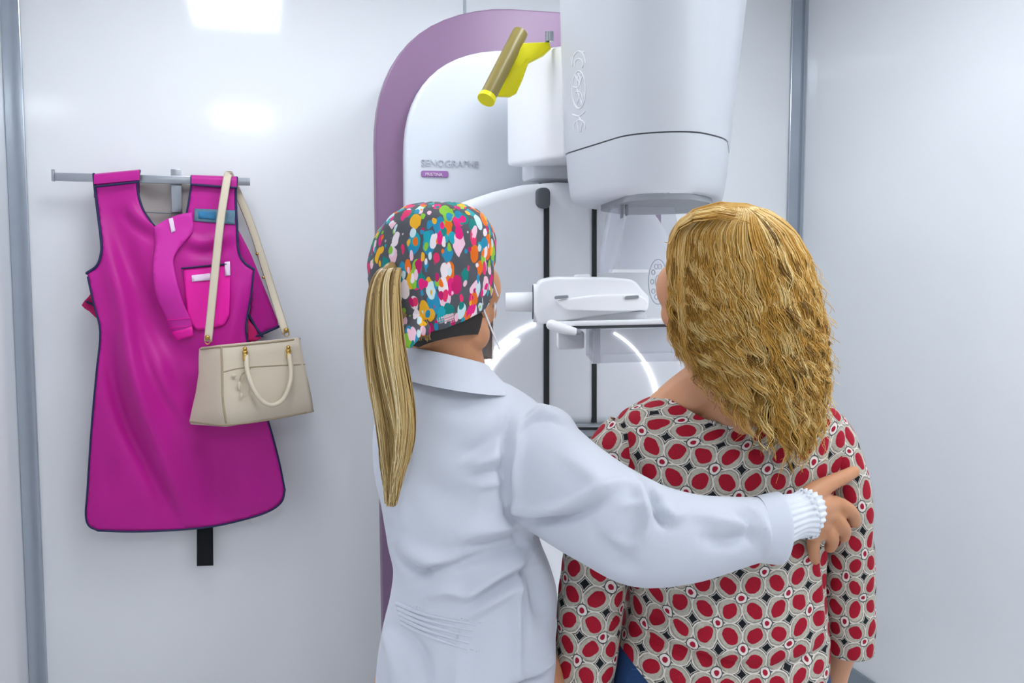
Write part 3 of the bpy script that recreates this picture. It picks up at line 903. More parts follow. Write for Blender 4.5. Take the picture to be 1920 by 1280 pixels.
obj('bracket_arm', *box(((pw[0][0] + pw[1][0]) / 2 - .012, YB - RO, zr - .01), ((pw[0][0] + pw[1][0]) / 2 + .012, YB, zr + .01)), MT['steel'], rail, smooth=False)
pw2 = W(np.array([130., 145]), np.array([334., 334]), RO)

folds = [([(210, 380), (235, 470), (270, 560), (330, 700), (400, 800)], 22, -0.014), ([(190, 430), (225, 560), (250, 700), (275, 800)], 16, 0.012),
         ([(205, 640), (215, 720), (240, 800), (290, 900), (330, 980)], 15, -0.016), ([(230, 640), (260, 740), (310, 860), (350, 970)], 22, 0.012),
         ([(240, 385), (265, 410), (300, 430)], 9, 0.006), ([(230, 400), (255, 430), (290, 450)], 8, -0.006),
         ([(330, 640), (300, 690), (290, 760)], 30, 0.008), ([(395, 820), (410, 900), (405, 980)], 25, -0.010),
         ([(450, 520), (440, 600), (420, 680)], 14, 0.010), ([(210, 860), (205, 900), (195, 930)], 12, -0.006),
         ([(455, 850), (460, 920), (470, 960)], 25, 0.006), ([(345, 445), (380, 455), (430, 440)], 9, 0.006), ([(350, 470), (390, 475), (440, 460)], 10, -0.006),
         ([(250, 600), (290, 720), (350, 820)], 12, -0.008), ([(300, 560), (330, 650), (370, 690)], 25, -0.012)]


def apron_off(px, py):
    px = np.asarray(px, float); py = np.asarray(py, float)
    base = 0.105 + 0.03 * np.clip((py - 330) / 200, 0, 1) - 0.035 * np.clip((py - 700) / 300, 0, 1)
    base = base + 0.012 * np.sin((px - 180) / 46.0) * np.clip((py - 450) / 500, 0, 1)
    return base + 2.0 * stroke_field(px, py, folds)


def on_apron(px, py, lift=0.0): return W(px, py, apron_off(px, py) + lift)


apron = thing('lead_apron', 'magenta apron with navy binding hung over the steel rail', 'apron', (float(W(330, 600, 0.1)[0]), YB - 0.1, float(W(330, 330, 0.1)[2])))
edge_l = [(176, 327), (178, 350), (184, 400), (190, 450), (190, 475), (182, 498), (163, 512)]
side_l = [(165, 520), (176, 570), (188, 622), (181, 700), (172, 800), (164, 920), (161, 965), (167, 985), (184, 994)]
hem = [(184, 994), (250, 996), (330, 993), (400, 986), (470, 970), (508, 956), (528, 940), (534, 918)]
side_r = [(534, 918), (522, 860), (506, 800), (490, 750), (474, 690), (462, 630), (462, 600), (470, 556), (476, 505)]
edge_r = [(476, 505), (458, 492), (447, 470), (444, 420), (442, 370), (444, 333)]
neck_r = [(359, 330), (358, 352), (350, 400), (340, 428)]
neck_b = [(340, 428), (320, 436), (300, 432), (283, 416)]
neck_l = [(283, 416), (268, 392), (259, 362), (258, 340), (262, 320)]
outl = np.vstack([cr(edge_l, 4), cr(side_l, 4), cr(hem, 4)[1:], cr(side_r, 4)[1:], cr(edge_r, 4)[1:], cr(neck_r, 3), cr(neck_b, 3)[1:], cr(neck_l, 4)[1:]])
obj('front_panel', *sheet(outl, 7, lambda x, y: on_apron(x, y), 0.006), MT['magenta'], apron)


def ribbon_px(pts, w, lift, fn=on_apron, k=5):
    """binding tape: soft flat tube along a pixel line on a surface"""
    p = cr(pts, k)
    return tube(fn(p[:, 0], p[:, 1], lift), np.array([[w * 0.55, w]] * len(p))[:, ::-1] * [1, 1], 8, 1, True, up=[0, -1, 0])


for e, w in ((edge_l, .0085), (side_l, .0062), (hem, .0068), (side_r, .0062), (edge_r, .0075), (neck_r, .006), (neck_b, .005), (neck_l, .0065)):
    obj('edge_binding', *ribbon_px(e, w, -0.003), MT['navy'], apron, label='navy binding tape along the edge')
# shoulder pieces folded over the rail
for a, b, c, d in (((176, 328), (262, 320), (258, 341), (178, 350)), ((359, 330), (444, 333), (443, 352), (360, 346))):
    pts = [W(a[0], a[1] + 14, 0.118), W(a[0], a[1], 0.112), W(a[0], a[1] - 2, 0.085), W(a[0], a[1] + 2, 0.06), W(a[0], a[1] + 40, 0.055)]
    pts2 = [W(b[0], b[1] + 14, 0.118), W(b[0], b[1], 0.112), W(b[0], b[1] - 2, 0.085), W(b[0], b[1] + 2, 0.06), W(b[0], b[1] + 40, 0.055)]
    L, R = cr(pts, 5), cr(pts2, 5)
    n = 14
    G = np.array([[L[i] * (1 - j / n) + R[i] * j / n for j in range(n + 1)] for i in range(len(L))])
    nr = len(L)
    Vt = np.vstack([G.reshape(-1, 3), (G + np.array([0, 0.0, -0.005])).reshape(-1, 3)])
    Fq = []
    o_ = nr * (n + 1)
    for i in range(nr - 1):
        for j in range(n):
            q = (i * (n + 1) + j, i * (n + 1) + j + 1, (i + 1) * (n + 1) + j + 1, (i + 1) * (n + 1) + j)
            Fq.append(q[::-1]); Fq.append(tuple(v + o_ for v in q))
    obj('shoulder_strap', Vt, Fq, MT['magenta'], apron)
    obj('strap_binding', *tube(np.array([W(d[0] * (1 - u) + c[0] * u, d[1] * (1 - u) + c[1] * u, 0.123) for u in np.linspace(0, 1, 8)]), 0.0035, 8, 1), MT['navy'], apron)
pk = [(343, 503), (424, 496), (432, 500), (430, 590), (420, 610), (370, 620), (352, 600)]
obj('pocket', *sheet(round_poly(pk, 6, 3), 7, lambda x, y: on_apron(x, y, 0.008), 0.006), MT['pinkin'], apron, label='hot pink chest pocket')
obj('pocket_binding', *ribbon_px([(341, 503), (380, 499), (424, 495)], 0.005, 0.010), MT['navy'], apron)
obj('pocket_label', *sheet([(421, 491), (431, 490), (432, 516), (422, 517)], 5, lambda x, y: on_apron(x, y, 0.014), 0.002), MT['label'], apron, label='white label tab')
obj('pocket_print', *sheet([(359, 516), (394, 512), (395, 525), (360, 528)], 5, lambda x, y: on_apron(x, y, 0.012), 0.002), MT['label'], apron, label='white printed strip')
obj('name_patch', *sheet([(365, 391), (441, 394), (441, 421), (363, 414)], 6, lambda x, y: on_apron(x, y, 0.004), 0.003), MT['teal'], apron, label='teal grey name patch')
obj('patch_print', *sheet([(372, 396), (404, 396), (404, 412), (372, 409)], 5, lambda x, y: on_apron(x, y, 0.006), 0.002), MT['tealb'], apron, label='blue print')


def flat(off): return lambda x, y: W(x, y, off + 0.01 * np.sin(np.asarray(x) / 17.0))


obj('back_panel', *sheet(round_poly([(232, 342), (352, 345), (420, 360), (430, 480), (440, 700), (470, 940), (230, 950), (215, 700), (200, 520), (225, 440)], 12, 3), 14, flat(0.045), 0.005), MT['beige'], apron, label='beige grey inside of the back')
obj('back_seam', *tube(np.array([W(x, 398 + (x - 290) * .03, 0.056) for x in np.linspace(262, 348, 8)]), 0.0025, 6, 1), MT['mgrey'], apron)
bf = [(440, 420), (452, 440), (472, 480), (492, 530), (508, 570), (522, 612), (500, 622), (478, 630), (466, 606), (470, 556), (452, 500)]
obj('back_flap', *sheet(cr(bf, 3), 7, flat(0.07), 0.006), MT['magenta'], apron)
for e in ([(466, 590), (480, 615), (492, 630)], [(478, 631), (500, 622), (523, 612)], [(462, 598), (460, 620), (468, 640)]):
    obj('flap_binding', *tube(np.array([W(x, y, 0.079) for x, y in cr(e, 4)]), 0.0045, 8, 1), MT['navy'], apron)
obj('flap_lining', *sheet([(464, 596), (476, 612), (490, 634), (478, 640), (464, 640)], 6, flat(0.082), 0.002), MT['crimson'], apron)
obj('side_flap', *sheet(cr([(176, 540), (166, 556), (153, 572), (168, 584), (188, 600), (190, 570)], 2), 6, flat(0.08), 0.006), MT['crimson'], apron)
obj('flap_binding', *tube(np.array([W(x, y, 0.09) for x, y in cr([(163, 566), (176, 572), (186, 580)], 4)]), 0.004, 8, 1), MT['navy'], apron)
obj('fastening_strap', *sheet([(369, 960), (399, 960), (400, 1060), (369, 1061)], 8, lambda x, y: W(x, y, 0.05), 0.004), MT['black'], apron, label='black fastening strap')

# thyroid collar lying down the front of the apron
tc_l = [(289, 425), (291, 460), (287, 500), (291, 550), (308, 590), (322, 622), (330, 636)]
tc_r = [(362, 628), (358, 600), (344, 570), (332, 530), (325, 490), (332, 470), (350, 448), (362, 430), (360, 398)]
tc_top = [(360, 398), (345, 400), (330, 404), (310, 412), (289, 425)]
tco = np.vstack([cr(tc_l, 4), cr(tc_r, 4), cr(tc_top, 3)[1:-1]])
tc = thing('thyroid_collar', 'light magenta neck collar strip draped down the apron front', 'collar', (float(W(325, 520, 0.15)[0]), YB - 0.16, float(W(325, 640, 0.15)[2])))


def tc_off(x, y, lift=0.0): return W(x, y, np.maximum(apron_off(x, y), 0.10) + 0.018 + 0.01 * np.sin(np.asarray(y) / 38.0) + lift)


obj('collar_strip', *sheet(tco, 6, lambda x, y: tc_off(x, y), 0.010), MT['magenta_l'], tc)
for yy in (600, 615):
    obj('stitch_line', *tube(tc_off(np.linspace(313 + (yy - 600) * .4, 356, 8), np.full(8, float(yy)) - np.linspace(0, 4, 8), 0.002), 0.0012, 6, 1), MT['pinkin'], tc)
obj('collar_end', *sheet([(322, 622), (360, 612), (363, 630), (331, 638)], 5, lambda x, y: tc_off(x, y, 0.003), 0.003), MT['pinkin'], tc, label='hot pink end of the strip')
obj('collar_label', *sheet([(316, 410), (324, 408), (329, 433), (321, 436)], 4, lambda x, y: tc_off(x, y, 0.003), 0.003), MT['label'], tc, label='white label tab')

# handbag
bag = thing('handbag', 'cream leather handbag with brass rings hung by its long strap over the rail', 'bag', (float(W(470, 700, 0.2)[0]), YB - 0.2, float(W(470, 800, 0.2)[2])))


def bag_ring(pts, n=84, r=0.012):
    P3 = np.array([W(*p) for p in pts])
    out = np.vstack([round_poly(P3, r, 4)])
    o_ = np.vstack([out, out[:1]])
    d = np.r_[0, np.cumsum(np.linalg.norm(np.diff(o_, axis=0), axis=1))]
    s = np.linspace(0, d[-1], n, endpoint=False)
    return np.stack([np.interp(s, d, o_[:, i]) for i in range(3)], 1)


brs = [bag_ring([(354, 795, .155), (424, 800, .255), (588, 773, .20), (545, 776, .12)]),
       bag_ring([(352, 788, .155), (420, 796, .262), (591, 768, .205), (545, 772, .11)]),
       bag_ring([(357, 765, .155), (419, 772, .262), (588, 748, .207), (545, 750, .11)]),
       bag_ring([(364, 735, .155), (418, 742, .248), (582, 715, .20), (545, 720, .11)]),
       bag_ring([(369, 700, .155), (417, 706, .228), (574, 683, .19), (545, 690, .11)]),
       bag_ring([(369, 670, .155), (416, 674, .212), (568, 655, .18), (545, 660, .115)]),
       bag_ring([(370, 654, .155), (415, 648, .205), (565, 633, .175), (540, 640, .12)]),
       bag_ring([(374, 651, .16), (415, 646, .20), (562, 632, .172), (540, 638, .125)])]
bv, bf_ = loft(brs)
bagb = obj('bag_body', bv, bf_, MT['cream'], bag, auto=60)
me = bmesh.new(); vs = [me.verts.new(v) for v in bv]
for f in bf_: me.faces.new([vs[i] for i in f])
BB = BVHTree.FromBMesh(me); me.free()


def on_bag(pts, lift=0.002): return drape_pts(cr(pts, 6), BB, lift, 3.0)


obj('seam_piping', *tube(on_bag([(415, 651), (417, 700), (418, 750), (424, 792)]), 0.0035, 8, 1), MT['cream_d'], bagb)
obj('base_piping', *tube(on_bag([(357, 790), (390, 794), (425, 796), (500, 787), (587, 770)]), 0.0035, 8, 1), MT['cream_d'], bagb)
obj('flap_edge', *tube(on_bag([(420, 697), (450, 690), (500, 686), (571, 683)]), 0.0022, 8, 1), MT['cream_d'], bagb)
obj('top_piping', *tube(on_bag([(373, 655), (395, 652), (415, 650), (490, 643), (562, 635)], 0.0), 0.003, 8, 1), MT['cream_d'], bagb)


def patch(fn, x0, x1, y0, y1, nx, ny, thick):
    pass


def bag_front(px, py, out=0.0):
    p = drape_pts([(px, py)], BB, 0.0, 3.0)[0]
    return p + np.array([0.25, -1.0, 0]) * out


hl = [bag_front(461, 668, .012), bag_front(460, 690, .022), bag_front(466, 715, .03), bag_front(480, 742, .032), bag_front(502, 757, .03), bag_front(526, 746, .03), bag_front(539, 715, .03), bag_front(542, 690, .022), bag_front(540, 666, .012)]
obj('carry_handle', *tube(hl, 0.0075, 12, 5), MT['cream_l'], bag, label='rolled leather carry handle')
for x, y in ((458, 660), (539, 657)):
    p = bag_front(x, y, .010)
    obj('brass_fitting', *merge([ellipsoid(p, (.009, .009, .009)), tube([p + [0, 0, -.006], p + [0, -.006, -.022]], 0.0075, 12, 1), ellipsoid(p + [0, -.004, .012], (.007, .007, .006))]), MT['gold'], bag, label='brass handle fitting')
    obj('handle_tab', *bev(*box(p + np.array([-.012, .004, -.03]), p + np.array([.012, .009, .012])), .002), MT['cream_l'], bag, auto=40)
p = bag_front(448, 712, .012)
obj('charm_cord', *tube([bag_front(466, 690, .02), bag_front(452, 700, .016), bag_front(448, 712, .012)], .002, 6, 3), MT['cream_d'], bag)
obj('charm', *merge([ellipsoid(bag_front(447, 722, .012), (.006, .004, .013)), ellipsoid(bag_front(451, 741, .012), (.005, .004, .010)), ellipsoid(bag_front(437, 703, .01), (.008, .004, .006))]), MT['cream_l'], bag, label='small cream charm')


def strap(pts, w, th=0.0018):
    P = np.array([W(*p) for p in pts]); return tube(P, np.array([[th, w]] * len(P)), 8, 6, False, up=[0, -1, 0.001])


obj('shoulder_strap', *strap([(390, 640, .19), (395, 590, .185), (404, 500, .175), (414, 410, .16), (424, 345, .135), (427, 330, .12), (429, 326, .09), (432, 331, .06), (445, 360, .055), (470, 420, .06), (490, 480, .068), (512, 550, .09), (536, 625, .14)], 0.0125), MT['cream_l'], bag, label='long flat shoulder strap')
for x, y, o in ((389, 638, .195), (537, 624, .145)):
    p = W(x, y, o)
    obj('strap_ring', *merge([tube(np.array([p + [0.008 * math.cos(a), 0, 0.010 * math.sin(a) - .002] for a in np.linspace(0, 6.2, 16)]), .0018, 6, 1), ellipsoid(p + [0, -.002, .01], (.008, .006, .007))]), MT['gold'], bag, label='brass strap ring')
for x, y, o in ((482, 476, .075), (494, 520, .088)):
    obj('strap_stud', *ellipsoid(W(x, y, o), (.005, .005, .005)), MT['gold'], bag, label='small dark stud')

# ------------------------------------------------------------------ people
def ell_ring(L, R, py, tc, b, n=64, ex=2.3):
    """horizontal closed section seen between pixels L and R at pixel row py, depth radius b"""
    z = zq(py, tc)
    k = tc / (CP + (640 - py) / FPX * SP) / FPX
    s0, s1 = (L - 960) * k, (R - 960) * k
    a = np.linspace(0, 2 * math.pi, n, endpoint=False)
    c, s = np.cos(a), np.sin(a)
    x = np.sign(c) * np.abs(c) ** (2 / ex); y = np.sign(s) * np.abs(s) ** (2 / ex)
    S = (s0 + s1) / 2 + (s1 - s0) / 2 * x; Tt = tc + b * y
    return np.outer(S, RV) + np.outer(Tt, FV) + np.array([0, 0, z])


def dense(rings, k=4):
    A = np.array(rings); m, n, _ = A.shape
    return list(cr(A.reshape(m, -1), k).reshape(-1, n, 3))


def head_frame(psi, pitch=0.0, roll=0.0):
    """columns: her right, face forward, up; psi = turn to the right of the view direction"""
    f = math.sin(psi) * RV + math.cos(psi) * FV
    r = math.cos(psi) * RV - math.sin(psi) * FV
    u = ZV.copy()
    f2 = f * math.cos(pitch) + u * math.sin(pitch); u2 = u * math.cos(pitch) - f * math.sin(pitch)
    r2 = r * math.cos(roll) + u2 * math.sin(roll); u3 = u2 * math.cos(roll) - r * math.sin(roll)
    return np.stack([r2, f2, u3], 1)


def head_pieces(c, H, k=1.0, full=1.0):
    P = []
    def E(p, r, M=None): P.append(ellipsoid(c + H @ (np.array(p) * k), np.array(r) * k, H if M is None else H @ M))
    E((0, -.012, .030), (.076, .097, .088))
    E((0, .030, -.025), (.064 * full, .066, .085))
    E((0, .048, -.078), (.043 * full, .045, .034))
    E((0, .078, -.098), (.020, .018, .015))
    for s in (-1, 1):
        E((s * .044, .060, .012), (.032, .031, .042))
        E((s * .036, .064, -.030), (.028 * full, .026, .028))
        E((s * .046, .020, -.070), (.024 * full, .036, .030))
        E((s * .031, .080, .032), (.026, .012, .014))
        a = 0.35 * s
        Rz = np.array([[math.cos(a), -math.sin(a), 0], [math.sin(a), math.cos(a), 0], [0, 0, 1]])
        E((s * .077, -.004, -.008), (.008, .018, .031), Rz)
        E((s * .080, -.010, .008), (.006, .017, .017), Rz)
        E((s * .076, .004, -.034), (.008, .009, .011), Rz)
    V, F = tube([c + H @ (np.array(p) * k) for p in ((0, .088, .030), (0, .099, .005), (0, .108, -.018), (0, .098, -.030))],
                np.array([.007, .009, .012, .009]) * k, 10, 4); P.append((V, F))
    for s in (-1, 1): E((s * .011, .096, -.024), (.008, .010, .008))
    E((0, .090, -.052), (.022, .011, .006)); E((0, .089, -.064), (.020, .011, .007))
    return P


def hand_pieces(w, x, z, side, k=1.0, curl=0.5):
    """generic relaxed hand: w wrist, x along the fingers, z back of the hand, side +1: thumb at +y"""
    x = np.asarray(x, float) / np.linalg.norm(x); z = np.asarray(z, float); z = z - x * (z @ x); z /= np.linalg.norm(z)
    y = np.cross(z, x) * side
    P = []
    pt = lambda a, b, c: w + (x * a + y * b + z * c) * k
    for b in (.028, .010, -.010, -.027):
        P.append(tube([pt(-.01, b * .5, 0), pt(.045, b * .8, .002), pt(.088, b, 0)], np.array([.015, .0135, .0105]) * k, 10, 3))
    for b, L in ((.030, .070), (.010, .079), (-.010, .073), (-.028, .056)):
        a, h, pts, ang = .088, 0.0, [], 0.0
        p = np.array([.088, 0.0]); pts.append(pt(p[0], b, p[1]))
        for seg in (.45, .31, .24):
            ang += curl * .75
            p = p + np.array([math.cos(ang), -math.sin(ang)]) * L * seg
            pts.append(pt(p[0], b * 1.05, p[1]))
        P.append(tube(pts, np.array([.0098, .0088, .0080, .0070]) * k, 10, 3))
    P.append(tube([pt(.012, .022, -.004), pt(.045, .046, -.010), pt(.075, .056, -.020), pt(.098, .056, -.030)], np.array([.015, .012, .0098, .0085]) * k, 10, 3))
    return P


def legs(cs, t, zhip, half, rr, zank=0.09):
    P = []
    for s in (-1, 1):
        P.append(tube([st(cs + s * half * .9, t, zhip), st(cs + s * half, t + .01, zhip * .75), st(cs + s * half, t + .015, zhip * .55),
                       st(cs + s * half, t - .01, zhip * .32), st(cs + s * half, t - .005, zank)], [rr, rr * .92, rr * .66, rr * .62, rr * .44], 16, 4))
        P.append(tube([st(cs + s * half, t - .05, .05), st(cs + s * half * 1.05, t + .05, .045), st(cs + s * half * 1.15, t + .15, .03)], [.036, .04, .03], 12, 3))
    return P


def eyes(person, c, H, k=1.0):
    for s in (-1, 1):
        obj('eye', *ellipsoid(c + H @ (np.array((s * .031, .081, .010)) * k), (.0125 * k,) * 3), MT['eye'], person)
        obj('eyebrow', *tube([c + H @ (np.array(p) * k) for p in ((s * .016, .094, .030), (s * .032, .093, .036), (s * .048, .080, .032))], .0035, 8, 3), MT['lash'], person)
        obj('eyelash', *tube([c + H @ (np.array(p) * k) for p in ((s * .019, .094, .014), (s * .032, .096, .018), (s * .045, .086, .013))], .0025, 8, 3), MT['lash'], person)


def shoes(person, cs, t, half, mat):
    for s in (-1, 1):
        V, F = tube([st(cs + s * half, t - .09, .045), st(cs + s * half, t - .03, .05), st(cs + s * half * 1.05, t + .06, .045), st(cs + s * half * 1.15, t + .17, .032)],
                    [(.045, .04), (.05, .043), (.045, .048), (.03, .042)], 16, 5, True, up=[0, 0, 1])
        V[:, 2] = np.maximum(V[:, 2], 0.0)
        obj('shoe', V, F, mat, person)


# ============================================================ the nurse
NT_ = 1.47
ncs = (878 - 960) / FPX * NT_
base = st(ncs, NT_, 0)
nurse = thing('person', 'person in a white coat and multicoloured printed cap with an arm around the other', 'person', tuple(base), -YAW)
NH = np.array(Q(832, 552, 1.455)); HN = head_frame(math.radians(29), -0.06, 0.08)
bp_ = head_pieces(NH, HN, 0.93)
bp_.append(tube([NH + HN @ np.array([0, -.01, -.05]), Q(836, 650, 1.455), Q(845, 730, 1.47)], [.056, .056, .066], 20, 4))
trs = [(775, 930, 728, .07), (735, 1000, 765, .085), (722, 1000, 810, .095), (722, 995, 860, .095), (735, 985, 930, .090), (750, 985, 1000, .085), (765, 1000, 1060, .080),
       (765, 1010, 1110, .080), (755, 1015, 1180, .088), (745, 1015, 1280, .095), (750, 1010, 1360, .09)]
bp_.append(loft(dense([ell_ring(l, r, y, NT_, b) for l, r, y, b in trs])))
bp_ += legs(ncs, NT_, 0.86, .085, .085)
bp_.append(tube([Q(985, 835, 1.45), Q(1100, 930, 1.385), Q(1205, 1005, 1.335), Q(1350, 995, 1.345), Q(1440, 978, 1.37), Q(1505, 965, 1.392)],
                [.056, .05, .042, .038, .030, .025], 16, 4))
# right hand laid on the back of the other woman, fingers spread and bent
wr = Q(1500, 964, 1.388)
for (kx, ky, kt) in ((1566, 944, 1.428), (1562, 964, 1.424), (1549, 986, 1.424), (1531, 1003, 1.424)):
    bp_.append(tube([wr + (Q(kx, ky, kt) - Q(1545, 965, 1.42)) * .25, Q((1500 + kx) / 2, (964 + ky) / 2, 1.401), Q(kx, ky, kt)], [.021, .0185, .0128], 12, 4))
for pts, r in (([(1563, 942, 1.428), (1583, 950, 1.428), (1597, 962, 1.440), (1603, 978, 1.455)], [.0128, .0120, .0115, .0105]),
               ([(1560, 965, 1.424), (1574, 980, 1.424), (1583, 993, 1.436), (1582, 1006, 1.452)], [.0128, .0120, .0112, .0102]),
               ([(1547, 986, 1.424), (1557, 1002, 1.422), (1561, 1014, 1.434), (1556, 1026, 1.450)], [.0122, .0115, .0107, .0098]),
               ([(1526, 1000, 1.424), (1525, 1020, 1.424), (1526, 1036, 1.434), (1528, 1049, 1.446)], [.0116, .0108, .0100, .0090]),
               ([(1508, 940, 1.398), (1530, 921, 1.412), (1556, 906, 1.428), (1580, 895, 1.442), (1601, 884, 1.455)], [.0190, .0170, .0135, .0120, .0102])):
    bp_.append(tube([Q(*p) for p in pts], r, 12, 4))
# left arm, held forward and out of sight
le, lw = Q(790, 1050, 1.57), Q(815, 1130, 1.78)
bp_.append(tube([Q(785, 835, 1.50), Q(785, 940, 1.54), le, Q(800, 1095, 1.66), lw], [.045, .04, .034, .03, .024], 16, 4))
bp_ += hand_pieces(lw, FV + 0.2 * RV, RV * -1 + ZV * .3, 1, .92, .4)
V, F, N = fuse(bp_, 0.0030, 4)
obj('body', V, F, MT['skin_n'], nurse)
eyes(nurse, NH, HN, 0.93)
shoes(nurse, ncs, NT_, .085, MT['shoe'])
tp = [loft(dense([ell_ring(750, 1014, 1180, NT_, .108), ell_ring(742, 1018, 1260, NT_, .115), ell_ring(752, 1008, 1360, NT_, .105), ell_ring(790, 970, 1420, NT_, .07)]))]
for s in (-1, 1):
    tp.append(tube([st(ncs + s * .075, NT_, .81), st(ncs + s * .088, NT_ + .005, .5), st(ncs + s * .088, NT_, .3), st(ncs + s * .088, NT_, .075)], [.098, .085, .078, .074], 20, 4, False))
V, F, N = fuse(tp, 0.008, 4)
obj('trousers', V, F, MT['white_t'], nurse)

# white coat
crs = [(785, 915, 706, .078, 1.465), (748, 968, 728, .088, 1.468), (716, 1018, 765, .105, 1.47), (704, 1034, 805, .115, 1.47), (703, 1022, 860, .12, 1.47), (715, 1006, 930, .122, 1.47), (726, 1010, 1000, .12, 1.47),
       (738, 1032, 1060, .115, 1.47), (733, 1045, 1110, .115, 1.47), (722, 1044, 1165, .122, 1.47), (713, 1042, 1225, .13, 1.47), (706, 1042, 1285, .135, 1.47), (700, 1046, 1400, .145, 1.47), (694, 1056, 1560, .155, 1.47)]
cp_ = [loft(dense([ell_ring(l, r, y, tc, b) for l, r, y, b, tc in crs], 5))]
cp_.append(tube([Q(950, 820, 1.45), Q(1000, 868, 1.44), Q(1060, 915, 1.40), Q(1130, 962, 1.36), Q(1205, 1000, 1.335), Q(1290, 1008, 1.335), Q(1370, 1000, 1.345), Q(1425, 992, 1.358), Q(1449, 990, 1.362)],
                [(.082, .08), (.092, .082), (.088, .080), (.083, .072), (.079, .064), (.067, .056), (.056, .050), (.050, .044), (.050, .042)], 28, 4, False, up=[0, 0, 1]))
cp_.append(ellipsoid(Q(1020, 815, 1.44), (.055, .06, .05)))
cp_.append(tube([Q(782, 830, 1.50), Q(782, 940, 1.54), Q(788, 1050, 1.58), Q(800, 1095, 1.66), Q(813, 1124, 1.75)], [.056, .05, .046, .044, .042], 20, 4, False))
V, F, N = fuse(cp_, 0.0048, 5)
V = V + N * (0.0016 * wave_noise(V, 5, 14) + 0.0007 * wave_noise(V, 6, 40))[:, None]
N = normals(V, F)
cs_ = [([(955, 770), (946, 830), (944, 900), (952, 960), (985, 1020)], 7, -.006), ([(975, 775), (968, 830), (966, 900), (976, 965)], 9, .004),
       ([(985, 798), (1005, 775), (1030, 768)], 8, .005), ([(975, 815), (1000, 788), (1030, 782), (1050, 795)], 7, -.005),
       ([(860, 855), (900, 838), (950, 800)], 14, -.004), ([(870, 870), (910, 862), (945, 850)], 10, .005), ([(880, 895), (915, 886), (945, 884)], 7, -.005), ([(890, 915), (920, 908), (943, 905)], 6, .004),
       ([(950, 945), (1000, 958), (1060, 950), (1110, 925), (1180, 900)], 12, .010), ([(958, 966), (1010, 978), (1070, 968), (1130, 940)], 10, -.009),
       ([(850, 1010), (890, 995), (950, 985), (985, 975)], 15, .007), ([(870, 1030), (920, 1022), (985, 1000)], 11, -.008),
       ([(750, 1015), (790, 1040), (830, 1052), (870, 1045)], 14, .009), ([(745, 1040), (775, 1070), (800, 1080)], 8, -.007), ([(780, 1090), (815, 1065), (870, 1055), (960, 1030), (995, 1010)], 11, -.009),
       ([(800, 1120), (840, 1105), (880, 1110), (920, 1085), (1000, 1040)], 12, .008), ([(880, 1130), (930, 1100), (985, 1070), (1005, 1040)], 9, -.007),
       ([(870, 1160), (930, 1120), (980, 1090)], 12, .007), ([(978, 1060), (972, 1120), (970, 1200), (972, 1280)], 8, .006), ([(990, 1060), (985, 1120), (984, 1200)], 7, -.005),
       ([(1000, 1060), (1010, 1100), (1012, 1160)], 16, -.010), ([(960, 1272), (1000, 1262), (1030, 1240), (1041, 1220)], 5, .006), ([(962, 1282), (1004, 1272), (1036, 1250)], 5, -.005),
       ([(735, 860), (740, 930), (760, 1000)], 20, .004), ([(800, 760), (860, 790), (930, 790)], 30, .004), ([(770, 880), (840, 930), (900, 940)], 30, -.005),
       ([(720, 1180), (740, 1220), (745, 1290)], 14, .006), ([(755, 1180), (790, 1230), (800, 1300)], 14, -.006), ([(870, 1225), (860, 1260), (858, 1300)], 16, .004),
       # sleeve
       ([(1195, 905), (1205, 930), (1215, 960), (1205, 990)], 10, .007), ([(1222, 930), (1235, 962), (1250, 985)], 9, -.010), ([(1240, 945), (1262, 970), (1290, 960)], 10, .006), ([(1215, 905), (1222, 925), (1240, 945)], 7, -.006),
       ([(1150, 1010), (1190, 1020), (1215, 985), (1200, 950), (1165, 950)], 9, .005), ([(1120, 1000), (1150, 1040), (1200, 1065)], 14, -.005), ([(1300, 960), (1350, 975), (1400, 985), (1430, 1010)], 14, .006), ([(1320, 1010), (1370, 1015), (1410, 1000)], 13, -.006),
       ([(1395, 945), (1420, 970), (1436, 1005), (1438, 1045)], 7, .006), ([(1380, 960), (1402, 985), (1415, 1020)], 7, -.006), ([(1060, 850), (1120, 900), (1150, 930)], 20, .004)]
V = sculpt(V, N, [(p, w, a * 2.1) for p, w, a in cs_])
coat = obj('coat', V, F, MT['coat'], nurse, label='white cotton coat with a half belt')
bm_ = bmesh.new(); vs = [bm_.verts.new(v) for v in V]
for f in F: bm_.faces.new([vs[i] for i in f])
CB = BVHTree.FromBMesh(bm_); bm_.free()


